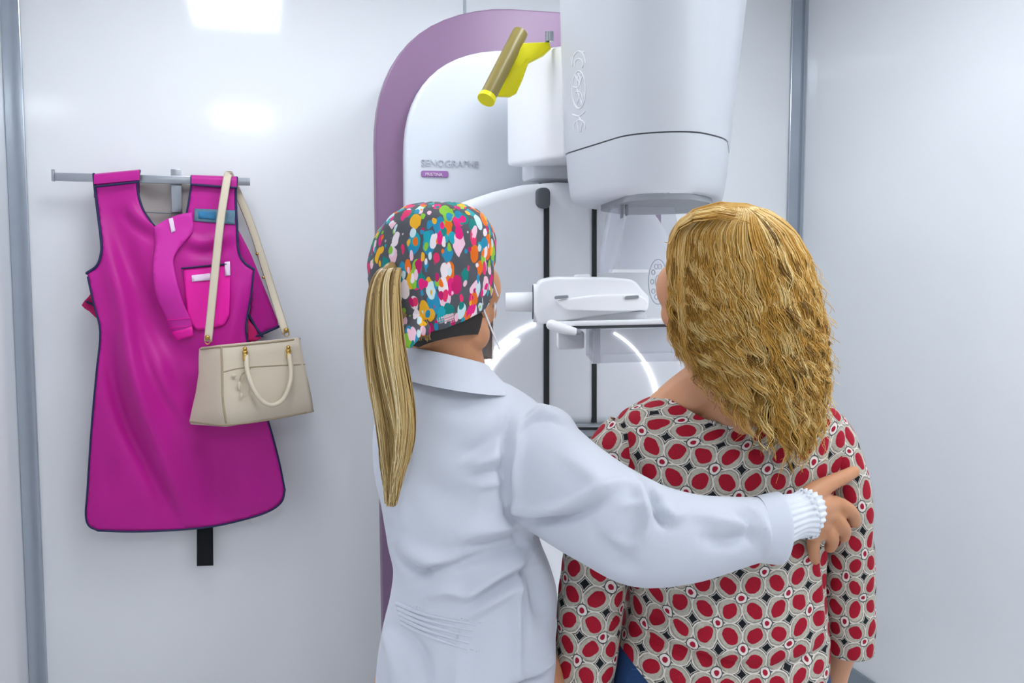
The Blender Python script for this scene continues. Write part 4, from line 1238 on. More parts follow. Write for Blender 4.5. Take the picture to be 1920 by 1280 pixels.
def drape_grid(outline_l, outline_r, bvh, lift, thick, nx, ny, fn=None):
    """strip of cloth laid on a surface, between two pixel polylines"""
    L, R = cr(outline_l, 8), cr(outline_r, 8)
    L = L[np.linspace(0, len(L) - 1, ny + 1).astype(int)]; R = R[np.linspace(0, len(R) - 1, ny + 1).astype(int)]
    pts = []
    for i in range(ny + 1):
        for j in range(nx + 1):
            pts.append(L[i] * (1 - j / nx) + R[i] * j / nx)
    pts = np.array(pts)
    A = drape_pts(pts, bvh, lift, 1.36); Bk = drape_pts(pts, bvh, lift - thick, 1.37)
    if fn is not None:
        n = np.array([0, 0, EYE]) - A; n /= np.linalg.norm(n, axis=1)[:, None]
        A = A + n * fn(pts)[:, None]
    n0 = len(A); F = []
    w = nx + 1
    for i in range(ny):
        for j in range(nx):
            q = (i * w + j, (i + 1) * w + j, (i + 1) * w + j + 1, i * w + j + 1)
            F.append(q); F.append(tuple(v + n0 for v in q[::-1]))
    rim = [j for j in range(nx)] + [i * w + nx for i in range(ny)] + [ny * w + j for j in range(nx, 0, -1)] + [i * w for i in range(ny, 0, -1)]
    for i in range(len(rim)):
        a, b = rim[i], rim[(i + 1) % len(rim)]
        F.append((a, b, b + n0, a + n0))
    return np.vstack([A, Bk]), F


def gathers(pts):
    y = pts[:, 1] - (pts[:, 0] - 745) * 0.33
    return 0.0024 * np.sin((y - 1130) / 11.5 * 2 * math.pi) * np.clip((890 - pts[:, 0]) / 60, 0, 1)


hb = [drape_grid([(742, 1127), (747, 1150), (757, 1172)], [(905, 1168), (903, 1196), (898, 1224)], CB, .004, .009, 40, 16)]
for k in range(5):
    l = [(745 + 2.6 * k, 1131 + 9.2 * k), (790 + k, 1149 + 9.8 * k), (840, 1161 + 11 * k), (892 - k * 4, 1171 + 11.6 * k)]
    p = drape_pts(cr(l, 10), CB, .0035, 1.36); p = cr(p[::5], 5)
    hb.append(tube(p, np.linspace(.0042, .0012, len(p)), 10, 1))
obj('half_belt', *merge(hb), MT['coat'], coat, label='gathered half belt across the back')
he = [(Q(1418, 992, 1.356), .050, .0445), (Q(1440, 991, 1.360), .0535, .0465), (Q(1456, 990, 1.363), .0555, .0475), (Q(1458, 990, 1.3635), .053, .045), (Q(1440, 991, 1.360), .050, .043)]
Pc = cr(np.array([np.r_[p, a_, b_] for p, a_, b_ in he]), 4); ang = np.linspace(0, 2 * math.pi, 64, endpoint=False)
Tn, Aa, Bb = frames(np.array([Q(1418 + 1.5 * i, 992 - .05 * i, 1.356 + .0003 * i) for i in range(len(Pc))]), [0, 0, 1])
obj('sleeve_hem', *loft([Pc[i, :3] + np.outer(np.cos(ang) * Pc[i, 3] * (1 + .02 * np.sin(3 * ang + 1)), Aa[i]) + np.outer(np.sin(ang) * Pc[i, 4], Bb[i]) for i in range(len(Pc))], True, False), MT['coat'], coat)
# collar: folded band around the neck
n = 72
an = np.linspace(0, 2 * math.pi, n, endpoint=False)


def col_ring(L, R, pl, pr, tc, b, dip=0):
    """tilted oval: left edge pixel row pl, right edge pixel row pr, back (towards us) lower by dip rows"""
    c, s = np.cos(an), np.sin(an)
    px = (L + R) / 2 + (R - L) / 2 * c
    tt = tc + b * s
    py = (pl + pr) / 2 + (pr - pl) / 2 * c + dip * np.clip(-s, 0, 1)
    return Q(px, py, tt)


crg = [col_ring(768, 914, 690, 706, 1.462, .078, 10), col_ring(770, 910, 662, 690, 1.462, .076, -2), col_ring(767, 909, 652, 684, 1.462, .078, -4), col_ring(763, 914, 655, 684, 1.463, .084, 0),
       col_ring(748, 940, 682, 712, 1.466, .101, 12), col_ring(738, 962, 698, 735, 1.468, .112, 12), col_ring(737, 964, 701, 738, 1.468, .113, 12), col_ring(742, 958, 703, 738, 1.468, .104, 6)]
V, F = loft(dense(crg, 4), True, False)
obj('collar', V, F, MT['coat'], coat)
lap = [Q(905, 684, 1.40), Q(940, 715, 1.40), Q(978, 748, 1.42), Q(990, 765, 1.46)]
# ribbed cuff
cuff = []
for i, (x, y, t, r) in enumerate(((1432, 985, 1.362, .034), (1455, 980, 1.368, .036), (1475, 972, 1.375, .033), (1495, 967, 1.385, .031), (1511, 963, 1.392, .035), (1514, 962, 1.393, .034), (1508, 964, 1.39, .027))):
    cuff.append((np.array(Q(x, y, t)), r))
Pc = cr(np.array([np.r_[p, r] for p, r in cuff]), 5)
Tn, Aa, Bb = frames(Pc[:, :3], [0, 0, 1])
ang = np.linspace(0, 2 * math.pi, 120, endpoint=False)
rg = []
for i in range(len(Pc)):
    amp = 0.0010 + 0.0012 * (i / len(Pc)) ** 2
    rr = Pc[i, 3] + amp * np.sin(ang * 24 + 0.6 * np.sin(i * .5))
    rg.append(Pc[i, :3] + np.outer(np.cos(ang) * rr * 1.12, Aa[i]) + np.outer(np.sin(ang) * rr * .82, Bb[i]))
obj('cuff', *loft(rg, True, False), MT['cuff'], nurse, label='white ribbed cuff with a ruffled edge')

# scrub cap
CC = np.array(Q(814, 502, 1.452))
NA = 260
az = np.linspace(0, 2 * math.pi, NA, endpoint=False); nv = 120
up_c = HN[:, 2]; fw = HN[:, 1]; rt = HN[:, 0]
Vc = np.zeros((nv + 1, NA, 3))


def cap_pt(a, p):
    """a azimuth in view frame, p polar angle from the top"""
    ex = 2.9
    c, s = math.cos(a), math.sin(a); sp_, cp2 = math.sin(p), math.cos(p)
    f = lambda q, e: math.copysign(abs(q) ** (2 / e), q)
    x = f(c, 2.15) * f(sp_, ex); y = f(s, 2.15) * f(sp_, ex); z = f(cp2, ex)
    A = 0.1005 * (1 - 0.10 * max(0, -cp2)) 
    sh = 0.016 * max(0, z) - 0.004
    taper = 1 - 0.10 * max(0, z) ** 2
    return CC + RV * (x * A * taper + sh) + FV * (y * 0.112) + ZV * (z * (0.103 if z > 0 else 0.135))


def below(P):
    q = HN.T @ (P - NH)
    return q[2] < -0.024 + 0.44 * q[1]


for j, a in enumerate(az):
    lo, hi = 0.3, 3.0
    for _ in range(24):
        mid = (lo + hi) / 2
        if below(cap_pt(a, mid)): hi = mid
        else: lo = mid
    for i in range(nv + 1):
        Vc[i, j] = cap_pt(a, 0.02 + (hi - 0.02) * i / nv)
rings = [Vc[i] for i in range(nv + 1)]
inn = [CC + (Vc[nv] - CC) * 0.955 + np.array([0, 0, .004]), CC + (Vc[nv - 12] - CC) * 0.94]
V, F = loft(rings + inn, True, True)
N = normals(V, F)
V = V + N * (0.0012 * wave_noise(V, 21, 45) + 0.0008 * wave_noise(V, 22, 90))[:, None]
cst = [([(698, 486), (722, 478), (742, 488)], 5, -.010), ([(738, 486), (752, 462), (790, 448), (850, 446), (880, 455), (925, 520)], 5, -.008), ([(735, 474), (755, 446), (795, 432), (850, 430)], 8, .007),
       ([(800, 449), (830, 470), (870, 478), (920, 470)], 6, -.003), ([(770, 500), (820, 495), (850, 488)], 5, -.003), ([(905, 430), (920, 480), (928, 540)], 6, -.003),
       ([(760, 590), (800, 600), (860, 590), (922, 566)], 4, .0025), ([(745, 520), (760, 560), (770, 600)], 6, -.004), ([(740, 480), (775, 520), (790, 560)], 6, .003)]
V = sculpt(V, N, cst)
N = normals(V, F); cpx, cpy = proj(V)
ys = np.interp(cpx, [690, 722, 742, 760, 790, 850, 880, 905, 935], [494, 482, 486, 464, 451, 448, 457, 482, 530])
V = V + N * (0.0065 / (1 + np.exp(-(ys - cpy) / 2.2)) * np.clip((ys - cpy + 60) / 60, 0, 1) * np.exp(-np.clip(ys - cpy - 8, 0, None) / 45) * np.clip(-(N @ FV) * 2 + .3, 0, 1))[:, None]
cap = obj('scrub_cap', V, F, MT['cap'], nurse, label='multicoloured printed cotton cap')
bm_ = bmesh.new(); vs = [bm_.verts.new(v) for v in V]
for f in F: bm_.faces.new([vs[i] for i in f])
KB = BVHTree.FromBMesh(bm_); bm_.free()
obj('cap_label', *drape_grid([(819, 596), (823, 613)], [(853, 585), (857, 601)], KB, .006, .004, 8, 4), MT['tag'], cap, label='small pale pink label')
for k, (a, b) in enumerate(((601, 591), (606, 596))):
    obj('label_print', *tube(drape_pts(cr([(824, a), (838, (a + b) / 2), (851, b)], 4), KB, .0068, 1.36), .0007, 6, 1), MT['tagt'], cap)
tie = []
for pts, r in (([(770, 598, 1.352), (776, 612, 1.342), (766, 628, 1.338), (758, 645, 1.335)], [(.008, .018), (.006, .015), (.006, .016), (.004, .012)]),
               ([(776, 604, 1.35), (792, 616, 1.345), (803, 618, 1.343)], [(.006, .010), (.005, .011), (.004, .008)])):
    tie.append(tube([Q(*p) for p in pts], r, 12, 4, True, up=list(-FV)))
obj('cap_tie', *merge(tie), MT['cap'], cap)
# dark net and hair at the nape
rows_ = []
aa_ = np.linspace(-math.pi - .12, .12, 90)
for v in np.linspace(0, 1, 24):
    zl = -.084 + .017 * np.abs(np.cos(aa_))
    z_ = zl + .075 * v
    r_ = np.sqrt(1 - ((z_ + .02) / .09) ** 2)
    rows_.append(NH + np.stack([.074 * r_ * np.cos(aa_), -.012 + .090 * r_ * np.sin(aa_), z_], 1) @ HN.T)
V, F = loft(rows_, False, False)
obj('hair_net', V, F, MT['nape'], nurse, label='dark hair net below the cap')
# pony tail
rng = np.random.default_rng(3)
ns, mm = 1900, 30
path = cr([np.r_[Q(x, y, t), w, d_] for x, y, t, w, d_ in ((752, 520, 1.385, .010, .010), (736, 502, 1.352, .015, .012), (722, 530, 1.335, .022, .016), (719, 600, 1.325, .028, .018), (724, 670, 1.318, .031, .018),
     (735, 740, 1.312, .031, .017), (742, 800, 1.312, .028, .015), (741, 850, 1.315, .023, .012), (736, 895, 1.318, .015, .008), (733, 950, 1.322, .006, .004))], 8)
tp_ = np.linspace(0, 1, len(path))
PP = np.zeros((ns, mm, 3)); RR = np.zeros((ns, mm)); tint = np.zeros((ns, mm))
for i in range(ns):
    r, th = math.sqrt(rng.uniform(0.15, 1)), rng.uniform(0, 2 * math.pi)
    end = 1.0 - abs(rng.normal(0, .17)); end = max(.5, end)
    s = np.linspace(0, end, mm)
    C = np.stack([np.interp(s, tp_, path[:, k]) for k in range(5)], 1)
    ph = rng.uniform(0, 6.28); lock = math.floor(th * 3)
    th2 = th + 0.22 * np.sin(s * 4 + lock * 1.3)
    rr2 = r * (1 - .35 * s * (rng.uniform(0, 1) < .5)) 
    dx = np.cos(th2) * rr2 * C[:, 3] + .0025 * np.sin(s * 14 + ph) * s
    dy = np.sin(th2) * rr2 * C[:, 4]
    PP[i] = C[:, :3] + np.outer(dx, RV) + np.outer(dy, FV)
    RR[i] = .0011 * (1 - .6 * s)
    tint[i] = np.clip(.42 + .28 * math.sin(lock * 2.4) + rng.normal(0, .16), 0, 1)
V, F = strands(PP, RR)
core = tube(path[:, :3][4:-20], np.stack([path[4:-20, 4] * .62, path[4:-20, 3] * .62], 1), 16, 1, True, up=list(-FV))
nvs = len(V)
V2 = np.vstack([V, core[0]]); F2 = F.tolist() + [tuple(i + nvs for i in f) for f in core[1]]
tn = np.r_[np.repeat(tint.reshape(-1), 3), np.full(len(core[0]), .2)]
obj('ponytail', V2, F2, MT['hair_n'], nurse, attrs={'tint': ('FLOAT', 'POINT', tn)}, label='long dark blonde ponytail')
# wisps of hair at the nape and in front of the ear
P2 = np.zeros((110, 12, 3)); R2 = np.full((110, 12), .0008)
for i in range(110):
    x0 = rng.uniform(742, 790); s = np.linspace(0, 1, 12)
    P2[i] = Q(x0 + 14 * s + 5 * np.sin(s * 3 + i), 555 + 75 * s + rng.uniform(-10, 10), 1.362 - .012 * np.sin(s * 3))
V, F = strands(P2, R2)
obj('nape_hair', V, F, MT['hair_n'], nurse, attrs={'tint': ('FLOAT', 'POINT', np.full(len(V), .25))})
# surgical mask with ear loop
fx = np.linspace(-1, 1, 25); fz = np.linspace(0, 1, 14)
Vm = []
for b in fz:
    for a in fx:
        th = a * (1.30 - .38 * b)
        Vm.append(NH + HN @ np.array([(.068 - .014 * b) * math.sin(th), .032 + .070 * math.cos(th) + .016 * math.exp(-(th / .5) ** 2) * (1 - abs(b - .4)), .0 - .105 * b - .004 * math.sin(b * 9)]))
Fm = [(i * 25 + j, i * 25 + j + 1, (i + 1) * 25 + j + 1, (i + 1) * 25 + j) for i in range(13) for j in range(24)]
Vm = np.array(Vm); Nm = normals(Vm, Fm); nn = len(Vm)
rim = [j for j in range(24)] + [i * 25 + 24 for i in range(13)] + [13 * 25 + j for j in range(24, 0, -1)] + [i * 25 for i in range(13, 0, -1)]
Fm = Fm + [tuple(v + nn for v in f[::-1]) for f in Fm] + [(rim[i], rim[(i + 1) % len(rim)], rim[(i + 1) % len(rim)] + nn, rim[i] + nn) for i in range(len(rim))]
mk = obj('face_mask', np.vstack([Vm, Vm - Nm * .002]), Fm, MT['mask'], nurse, label='pale surgical mask')
for s in (-1, 1):
    obj('ear_loop', *tube([NH + HN @ np.array(p) for p in ((s * .070, .052, -.005), (s * .080, .012, .022), (s * .084, -.018, .012), (s * .083, -.020, -.02), (s * .076, .01, -.05), (s * .070, .05, -.09))], .0014, 6, 5), MT['mask'], mk)

# ============================================================ the patient
PT_ = 1.53
pcs_ = (1366 - 960) / FPX * PT_
base = st(pcs_, PT_, 0)
pat = thing('person', 'person with curly golden hair in a red and black printed blouse and jeans', 'person', tuple(base), -YAW)
PH = np.array(Q(1352, 548, 1.475)); HP = head_frame(math.radians(-34), -0.10, 0.0)
bp_ = head_pieces(PH, HP, 1.0, 1.12)
bp_.append(tube([PH + HP @ np.array([0, -.01, -.05]), Q(1352, 660, 1.50), Q(1368, 735, 1.525), Q(1375, 800, 1.53)], [.060, .060, .066, .08], 20, 4))
bp_.append(tube([Q(1345, 715, 1.51), Q(1290, 746, 1.525), Q(1232, 790, 1.53), Q(1168, 838, 1.53)], [.050, .045, .040, .038], 16, 4))
bp_.append(tube([Q(1385, 720, 1.51), Q(1460, 770, 1.525), Q(1515, 805, 1.53), Q(1558, 842, 1.53)], [.050, .042, .038, .038], 16, 4))
trs = [(1235, 1520, 785, .07), (1175, 1555, 838, .078), (1170, 1550, 890, .084), (1175, 1542, 940, .088), (1192, 1535, 1000, .09), (1205, 1530, 1100, .092), (1200, 1525, 1200, .088), (1195, 1525, 1300, .092), (1205, 1520, 1400, .09)]
bp_.append(loft(dense([ell_ring(l, r, y, PT_, b) for l, r, y, b in trs])))
bp_ += legs(pcs_, PT_, 0.78, .092, .088)
rw = Q(1553, 1325, 1.64)
bp_.append(tube([Q(1560, 835, 1.53), Q(1580, 920, 1.52), Q(1590, 1060, 1.54), Q(1588, 1170, 1.56), Q(1566, 1250, 1.60), rw], [.040, .036, .033, .032, .027, .022], 16, 4))
bp_ += hand_pieces(rw, -ZV + FV * .35, RV, -1, .92, .45)
lw = Q(1085, 1330, 1.60)
bp_.append(tube([Q(1165, 835, 1.53), Q(1135, 920, 1.52), Q(1112, 1060, 1.51), Q(1100, 1170, 1.50), Q(1090, 1260, 1.55), lw], [.045, .042, .038, .035, .03, .023], 16, 4))
bp_ += hand_pieces(lw, -ZV + FV * .35, -RV, 1, .92, .45)
V, F, N = fuse(bp_, 0.0034, 7)
obj('body', V, F, MT['skin_p'], pat)
eyes(pat, PH, HP, 1.03)
shoes(pat, pcs_, PT_, .095, MT['shoe_d'])

# jeans
jp = [loft(dense([ell_ring(1166, 1540, 1188, PT_, .106), ell_ring(1150, 1550, 1250, PT_, .112), ell_ring(1146, 1558, 1340, PT_, .124), ell_ring(1180, 1545, 1420, PT_, .115), ell_ring(1230, 1490, 1480, PT_, .07)]))]
for s in (-1, 1):
    jp.append(tube([st(pcs_ + s * .085, PT_, .81), st(pcs_ + s * .095, PT_ + .005, .5), st(pcs_ + s * .095, PT_, .3), st(pcs_ + s * .095, PT_, .075)], [.105, .085, .07, .062], 20, 4, False))
V, F, N = fuse(jp, 0.006, 4)
jeans = obj('jeans', V, F, MT['denim'], pat)
bm_ = bmesh.new(); vs = [bm_.verts.new(v) for v in V]
for f in F: bm_.faces.new([vs[i] for i in f])
JB = BVHTree.FromBMesh(bm_); bm_.free()
obj('waistband', *drape_grid([(1174, 1194), (1162, 1236)], [(1540, 1200), (1544, 1240)], JB, .004, .006, 40, 4), MT['denim'], jeans)
for x in (1225, 1530):
    obj('belt_loop', *drape_grid([(x - 6, 1200), (x - 6, 1246)], [(x + 6, 1200), (x + 6, 1246)], JB, .008, .006, 2, 6), MT['denim'], jeans)
obj('waist_stitch', *tube(drape_pts(cr([(1184, 1254), (1230, 1257), (1300, 1262)], 6), JB, .006, 1.4), .001, 6, 1), MT['denim_s'], jeans)

# blouse, with the cloth coordinate stored on the mesh
A_ = 0.0415
nb = 160
th = np.linspace(0, 2 * math.pi, nb, endpoint=False)           # 0 = back centre (towards us), + to the right
rows = [  # side-left row, side-right row, back row, L, R, tc, b
    (1196, 1232, 1312, 1162, 1562, 1.54, .134), (1172, 1204, 1272, 1168, 1561, 1.54, .132), (1142, 1160, 1205, 1175, 1559, 1.538, .127), (1095, 1100, 1115, 1180, 1556, 1.535, .121),
    (1000, 1000, 1010, 1165, 1556, 1.533, .117), (930, 930, 945, 1150, 1562, 1.53, .114), (870, 870, 895, 1138, 1582, 1.53, .108), (815, 815, 860, 1140, 1590, 1.53, .099),
    (775, 782, 832, 1164, 1580, 1.53, .090), (752, 764, 810, 1200, 1564, 1.53, .083), (740, 757, 795, 1228, 1549, 1.53, .076), (737, 755, 787, 1236, 1545, 1.53, .074), (740, 758, 790, 1240, 1541, 1.53, .068)]


def blouse_ring(sl, sr, bk, L, R, tc, b):
    c, s = -np.cos(th), np.sin(th)
    e = 2 / 2.3
    y = np.sign(c) * np.abs(c) ** e; x = np.sign(s) * np.abs(s) ** e
    px = (L + R) / 2 + (R - L) / 2 * x
    side = (sl + sr) / 2 + (sr - sl) / 2 * x
    py = side + (bk - side) * np.clip(-c, 0, 1) ** 3 + 14 * np.clip(c, 0, 1)
    z = np.array([zq(p, tc) for p in py])
    k = tc / FPX / CP
    S = (px - 960) * k
    return np.outer(S, RV) + np.outer(tc + b * y, FV) + np.outer(z, ZV)


rgs = dense([blouse_ring(*r) for r in rows], 14)
V, F = loft(rgs, True, False)
m = len(rgs)
u = np.array([np.r_[0, np.cumsum(np.linalg.norm(np.diff(r, axis=0), axis=1))] for r in rgs])
mid = rgs[m // 2]; arcm = np.r_[0, np.cumsum(np.linalg.norm(np.diff(mid, axis=0), axis=1))]
per = arcm[-1] + np.linalg.norm(mid[0] - mid[-1])
uu = np.where(arcm > per / 2, arcm - per, arcm)
vv = np.array([r[0] @ ZV for r in rgs])
Zs = np.array([r[:, 2] for r in rgs])
scale = np.array([(r @ RV).max() - (r @ RV).min() for r in rgs]); scale = np.clip(scale / scale[m // 2], .55, 1.2)
back = np.array(rgs)
cl = np.zeros((m, nb, 3)); cl[..., 0] = (uu[None] * np.maximum(scale, .9)[:, None]) / A_; 
mer = np.zeros((m, nb)); mer[1:] = np.cumsum(np.linalg.norm(np.diff(back, axis=0), axis=2), axis=0)
ref_ = m // 2; cl[..., 1] = (mer - mer[ref_] + back[ref_, 0, 2]) / A_ + 0.3
bn = normals(V, F)
if np.mean((bn * (V - V.mean(0))).sum(1)) < 0: F = [f[::-1] for f in F]; bn = -bn
V = V + bn * (0.0018 * wave_noise(V, 31, 22) + 0.0008 * wave_noise(V, 32, 50))[:, None]
bst = [([(1545, 930), (1546, 1020), (1552, 1100), (1556, 1180)], 8, -.008), ([(1525, 1040), (1535, 1120), (1545, 1190)], 9, .005), ([(1190, 1180), (1260, 1215), (1340, 1240), (1430, 1255)], 8, -.008),
       ([(1200, 1160), (1280, 1195), (1350, 1220), (1430, 1236)], 10, .006), ([(1430, 1255), (1500, 1240), (1555, 1215)], 8, -.007), ([(1240, 1120), (1270, 1150), (1330, 1180)], 10, .006), ([(1220, 1150), (1260, 1180), (1300, 1200)], 7, -.005),
       ([(1180, 860), (1200, 900), (1215, 950)], 12, -.005), ([(1165, 790), (1175, 840), (1180, 900)], 8, -.004), ([(1560, 800), (1563, 860), (1555, 930)], 8, -.005), ([(1310, 840), (1400, 870), (1500, 860)], 30, .004)]
V = sculpt(V, bn, [(p, w, a * 1.6) for p, w, a in bst])
# inner layer so the cloth has thickness
nV = len(V)
bn2 = normals(V, F)
V2 = np.vstack([V, V - bn2 * .003])
F2 = F + [tuple(i + nV for i in f[::-1]) for f in F]
for j in range(nb):
    k = (j + 1) % nb
    F2.append((j, k, k + nV, j + nV)[::-1]); a = (m - 1) * nb
    F2.append((a + j, a + k, a + k + nV, a + j + nV))
blo = obj('blouse', V2, F2, MT['blouse'], pat, attrs={'cloth': ('FLOAT_VECTOR', 'POINT', np.vstack([cl.reshape(-1, 3)] * 2))}, label='beige blouse with dark red dots, black stars and rings')


def sleeve(path, rad, off, seed, strokes):
    P = np.array([Q(*p) for p in path]); X = cr(np.hstack([P, np.array(rad)]), 16)
    Tn, Aa, Bb = frames(X[:, :3], list(-FV))
    n = 72; a = np.linspace(0, 2 * math.pi, n, endpoint=False)
    rg, cw = [], []
    L = np.r_[0, np.cumsum(np.linalg.norm(np.diff(X[:, :3], axis=0), axis=1))]
    for i in range(len(X)):
        rg.append(X[i, :3] + np.outer(np.cos(a) * X[i, 3], Aa[i]) + np.outer(np.sin(a) * X[i, 4], Bb[i]))
        aa = np.where(a > math.pi, a - 2 * math.pi, a)
        cw.append(np.stack([aa * .055 / A_ + off[0], -np.full(n, L[i]) / A_ + off[1], np.zeros(n)], 1))
    V, F = loft(rg, True, False)
    N = normals(V, F)
    ctr = np.repeat(X[:, :3], n, axis=0)
    if np.mean((N * (V - ctr)).sum(1)) < 0: F = [f[::-1] for f in F]; N = -N
    V = V + N * (0.0022 * wave_noise(V, seed, 30) + 0.001 * wave_noise(V, seed + 1, 70))[:, None]
    V = sculpt(V, N, strokes)
    N = normals(V, F); k = len(V); m = len(X)
    V2 = np.vstack([V, V - N * .0025]); F2 = F + [tuple(i + k for i in f[::-1]) for f in F]
    for j in range(n):
        q = (j + 1) % n; b = (m - 1) * n
        F2.append((b + j, b + q, b + q + k, b + j + k)); F2.append((q, j, j + k, q + k))
    return V2, F2, np.vstack(cw * 1 + cw)


V, F, c_ = sleeve([(1190, 812, 1.53), (1165, 850, 1.53), (1145, 905, 1.525), (1122, 1000, 1.515), (1113, 1090, 1.505), (1103, 1180, 1.50), (1094, 1250, 1.50), (1088, 1330, 1.51)],
                  [(.052, .050), (.058, .054), (.060, .054), (.060, .058), (.060, .058), (.058, .056), (.056, .053), (.055, .054)], (3.5, 2.2), 41,
                  [([(1190, 1060), (1180, 1110), (1160, 1150), (1110, 1150)], 8, -.007), ([(1175, 1080), (1140, 1120), (1100, 1110)], 10, .005), ([(1170, 1170), (1120, 1200), (1060, 1190)], 8, -.006), ([(1150, 1240), (1100, 1230), (1060, 1240)], 8, -.005)])
obj('sleeve', V, F, MT['blouse'], pat, attrs={'cloth': ('FLOAT_VECTOR', 'POINT', c_)})
V, F, c_ = sleeve([(1540, 800, 1.53), (1562, 838, 1.53), (1578, 905, 1.525), (1588, 1000, 1.535), (1590, 1100, 1.55), (1591, 1170, 1.56), (1588, 1212, 1.565)],
                  [(.045, .042), (.052, .045), (.052, .042), (.052, .040), (.050, .042), (.050, .044), (.052, .046)], (7.3, 1.1), 51,
                  [([(1560, 1060), (1580, 1075), (1610, 1070)], 7, -.005), ([(1560, 1150), (1590, 1140), (1625, 1120)], 7, -.005), ([(1565, 1185), (1600, 1165), (1630, 1160)], 7, .005), ([(1565, 980), (1590, 1000), (1620, 990)], 9, -.004)])
obj('sleeve', V, F, MT['blouse'], pat, attrs={'cloth': ('FLOAT_VECTOR', 'POINT', c_)})

# curly shoulder-length hair: a soft mass with thousands of wavy strands over it
rng = np.random.default_rng(17)
# silhouette of the hair by pixel row: left, right, depth radius, centre depth
prof = np.array([(384, 1325, 1375, .030, 1.475), (395, 1292, 1425, .068, 1.475), (412, 1270, 1452, .090, 1.475), (440, 1260, 1478, .106, 1.475), (480, 1257, 1500, .115, 1.475), (530, 1257, 1516, .118, 1.475), (580, 1259, 1527, .118, 1.475),
                 (630, 1264, 1535, .115, 1.475), (680, 1276, 1541, .112, 1.475), (720, 1284, 1543, .110, 1.472), (760, 1294, 1540, .108, 1.466), (800, 1305, 1535, .106, 1.458), (835, 1318, 1528, .104, 1.452)])


def hair_section(py):
    return [np.interp(py, prof[:, 0], prof[:, i]) for i in (1, 2, 3, 4)]


def hair_pt(phi, py, lay, dx=0.0, dr=0.0):
    """point on the hair mass: phi 0 towards us, + to the right; lay 1 = outermost; dx along the surface, dr outwards"""
    L, R, b, tc = hair_section(py)
    kx = tc / FPX
    sx = ((R + L) / 2 - 960) * kx + (R - L) / 2 * kx * np.sin(phi) * lay + dx * np.cos(phi) + dr * np.sin(phi)
    ty = tc - (b * np.cos(phi) * lay + dr * np.cos(phi) - dx * np.sin(phi))
    return np.stack([sx, ty, np.full_like(sx, 0) + EYE + (CP * (640 - py) / FPX - SP) / (CP + (640 - py) / FPX * SP) * tc], -1)


def to_world(P): return P[..., :1] * RV + P[..., 1:2] * FV + P[..., 2:3] * ZV


S_, R_, TI = [], [], []
m_ = 36
s = np.linspace(0, 1, m_)
nclump, per_ = 360, 19
for cidx in range(nclump):
    phi = rng.uniform(-1.62, 2.35)
    layer = rng.choice([1.03, .99, .95, .88, .80], p=[.28, .27, .2, .15, .10])
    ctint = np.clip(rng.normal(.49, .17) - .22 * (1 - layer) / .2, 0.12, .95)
    yend = np.interp(math.sin(phi), [-1, -.85, -.5, -.15, .2, .5, .75, 1], [640, 690, 738, 775, 800, 826, 796, 745]) + rng.normal(0, 17)
    if phi > 1.6: yend -= 30
    yend -= (1 - min(layer, 1)) * 60
    wl = 74 + 15 * math.sin(3.7 * phi + 1) + rng.normal(0, 7)                      # length of a wave, in rows
    p1, p2 = 4 * math.sin(2.3 * phi + .7) + 2 * math.sin(5.1 * phi) + rng.normal(0, .55), rng.uniform(0, 6.28)
    amp = rng.uniform(.35, 1.25); wj = rng.uniform(-.10, .10)
    drift = rng.normal(0, .045)
    for k in range(per_):
        y0 = 383 + rng.uniform(0, 30)
        py = y0 + (yend + rng.normal(0, 14) - y0) * s ** 1.1
        wav = np.clip((py - 425) / 220, 0, 1) * amp
        tight = 1 - .6 * np.clip((py - 600) / 220, 0, 1)
        q1 = rng.normal(0, .22)
        ph = 6.28 * py / wl * (1 + wj * s) + p1 + q1
        dx = wav * ((.0095) * np.sin(ph) + .0035 * np.sin(2.3 * ph + p2)) + rng.normal(0, .0012)
        dr = wav * (.0070 * np.cos(ph) + .0025 * np.sin(1.7 * ph)) + rng.normal(0, .0012)
        f = phi + rng.normal(0, .042) * tight + drift * s
        f = f + .6 * np.exp(-((py - 384) / 36) ** 2) * math.tanh((.3 - phi) * 1.5)
        S_.append(to_world(hair_pt(f, py, layer * (1 + rng.normal(0, .007)), dx, dr)))
        R_.append(.00090 * (1 - .65 * s ** 2) * rng.uniform(.65, 1.2))
        TI.append(np.clip(ctint + rng.normal(0, .11) + .12 * np.sin(ph) * np.clip(wav, 0, 1) + .20 * np.exp(-((py - 398) / 34) ** 2), 0, 1))  # pale highlight on the crown is put into the strand tint
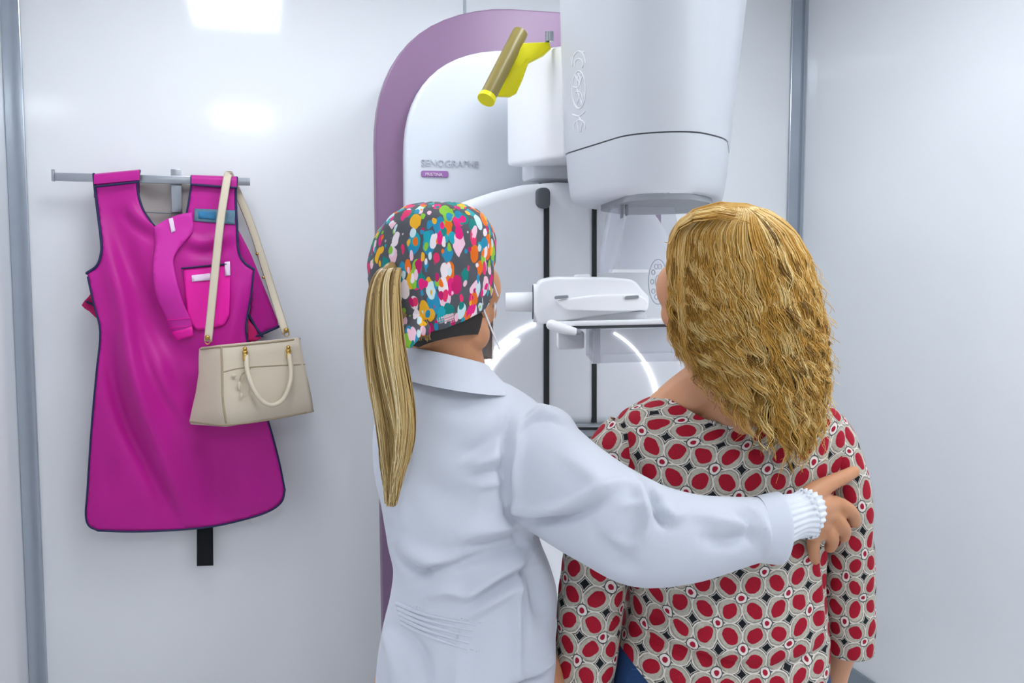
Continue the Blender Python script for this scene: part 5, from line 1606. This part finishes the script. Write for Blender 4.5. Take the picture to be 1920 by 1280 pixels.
# locks combed over the top, from the left front across the crown and falling to the right
for lock in range(70):
    d0 = rng.uniform(-.9, .95); x0 = rng.uniform(1262, 1330); x1 = rng.uniform(1400, 1522); lift = rng.uniform(-3, 5); ti0 = rng.normal(.66, .17)
    for k in range(11):
        d_ = np.clip(d0 + rng.normal(0, .06), -.97, .97)
        xa, xb = x0 + rng.normal(0, 6), x1 + rng.normal(0, 14)
        px = xa + (xb - xa) * s
        top = np.interp(px, [1255, 1272, 1300, 1350, 1400, 1450, 1485, 1510, 1528, 1545], [452, 416, 394, 381, 385, 402, 432, 470, 520, 600])
        py = top + lift * 0 - 1.5 + 62 * (1 - np.sqrt(1 - .93 * d_ ** 2)) * (.35 + .8 * s) + 4 * np.sin(s * 7 + lock) * s
        tt = 1.475 - .100 * d_ * np.sin(np.pi * np.clip(s * .8 + .12, 0, 1)) - .004 * lift
        S_.append(Q(px, py, tt)); R_.append(.0011 * (1 - .7 * s)); TI.append(np.clip(ti0 + rng.normal(0, .1) + np.zeros(m_), 0, 1))
# fly-away strands on the right and at the ends
for k in range(260):
    ya = rng.uniform(430, 740); f0 = rng.choice([rng.uniform(1.1, 1.9), rng.uniform(-.5, 1.6)], p=[.7, .3])
    py = ya + rng.uniform(50, 130) * s
    ph = 6.28 * py / rng.uniform(36, 70) + k
    lay = 1.0 + rng.uniform(.02, .20) * s ** 1.4
    S_.append(to_world(hair_pt(f0 + 0 * s, py, lay, .007 * np.sin(ph) * s, .006 * np.cos(ph) * s)))
    R_.append(np.full(m_, .0005)); TI.append(np.full(m_, rng.uniform(.4, .9)))
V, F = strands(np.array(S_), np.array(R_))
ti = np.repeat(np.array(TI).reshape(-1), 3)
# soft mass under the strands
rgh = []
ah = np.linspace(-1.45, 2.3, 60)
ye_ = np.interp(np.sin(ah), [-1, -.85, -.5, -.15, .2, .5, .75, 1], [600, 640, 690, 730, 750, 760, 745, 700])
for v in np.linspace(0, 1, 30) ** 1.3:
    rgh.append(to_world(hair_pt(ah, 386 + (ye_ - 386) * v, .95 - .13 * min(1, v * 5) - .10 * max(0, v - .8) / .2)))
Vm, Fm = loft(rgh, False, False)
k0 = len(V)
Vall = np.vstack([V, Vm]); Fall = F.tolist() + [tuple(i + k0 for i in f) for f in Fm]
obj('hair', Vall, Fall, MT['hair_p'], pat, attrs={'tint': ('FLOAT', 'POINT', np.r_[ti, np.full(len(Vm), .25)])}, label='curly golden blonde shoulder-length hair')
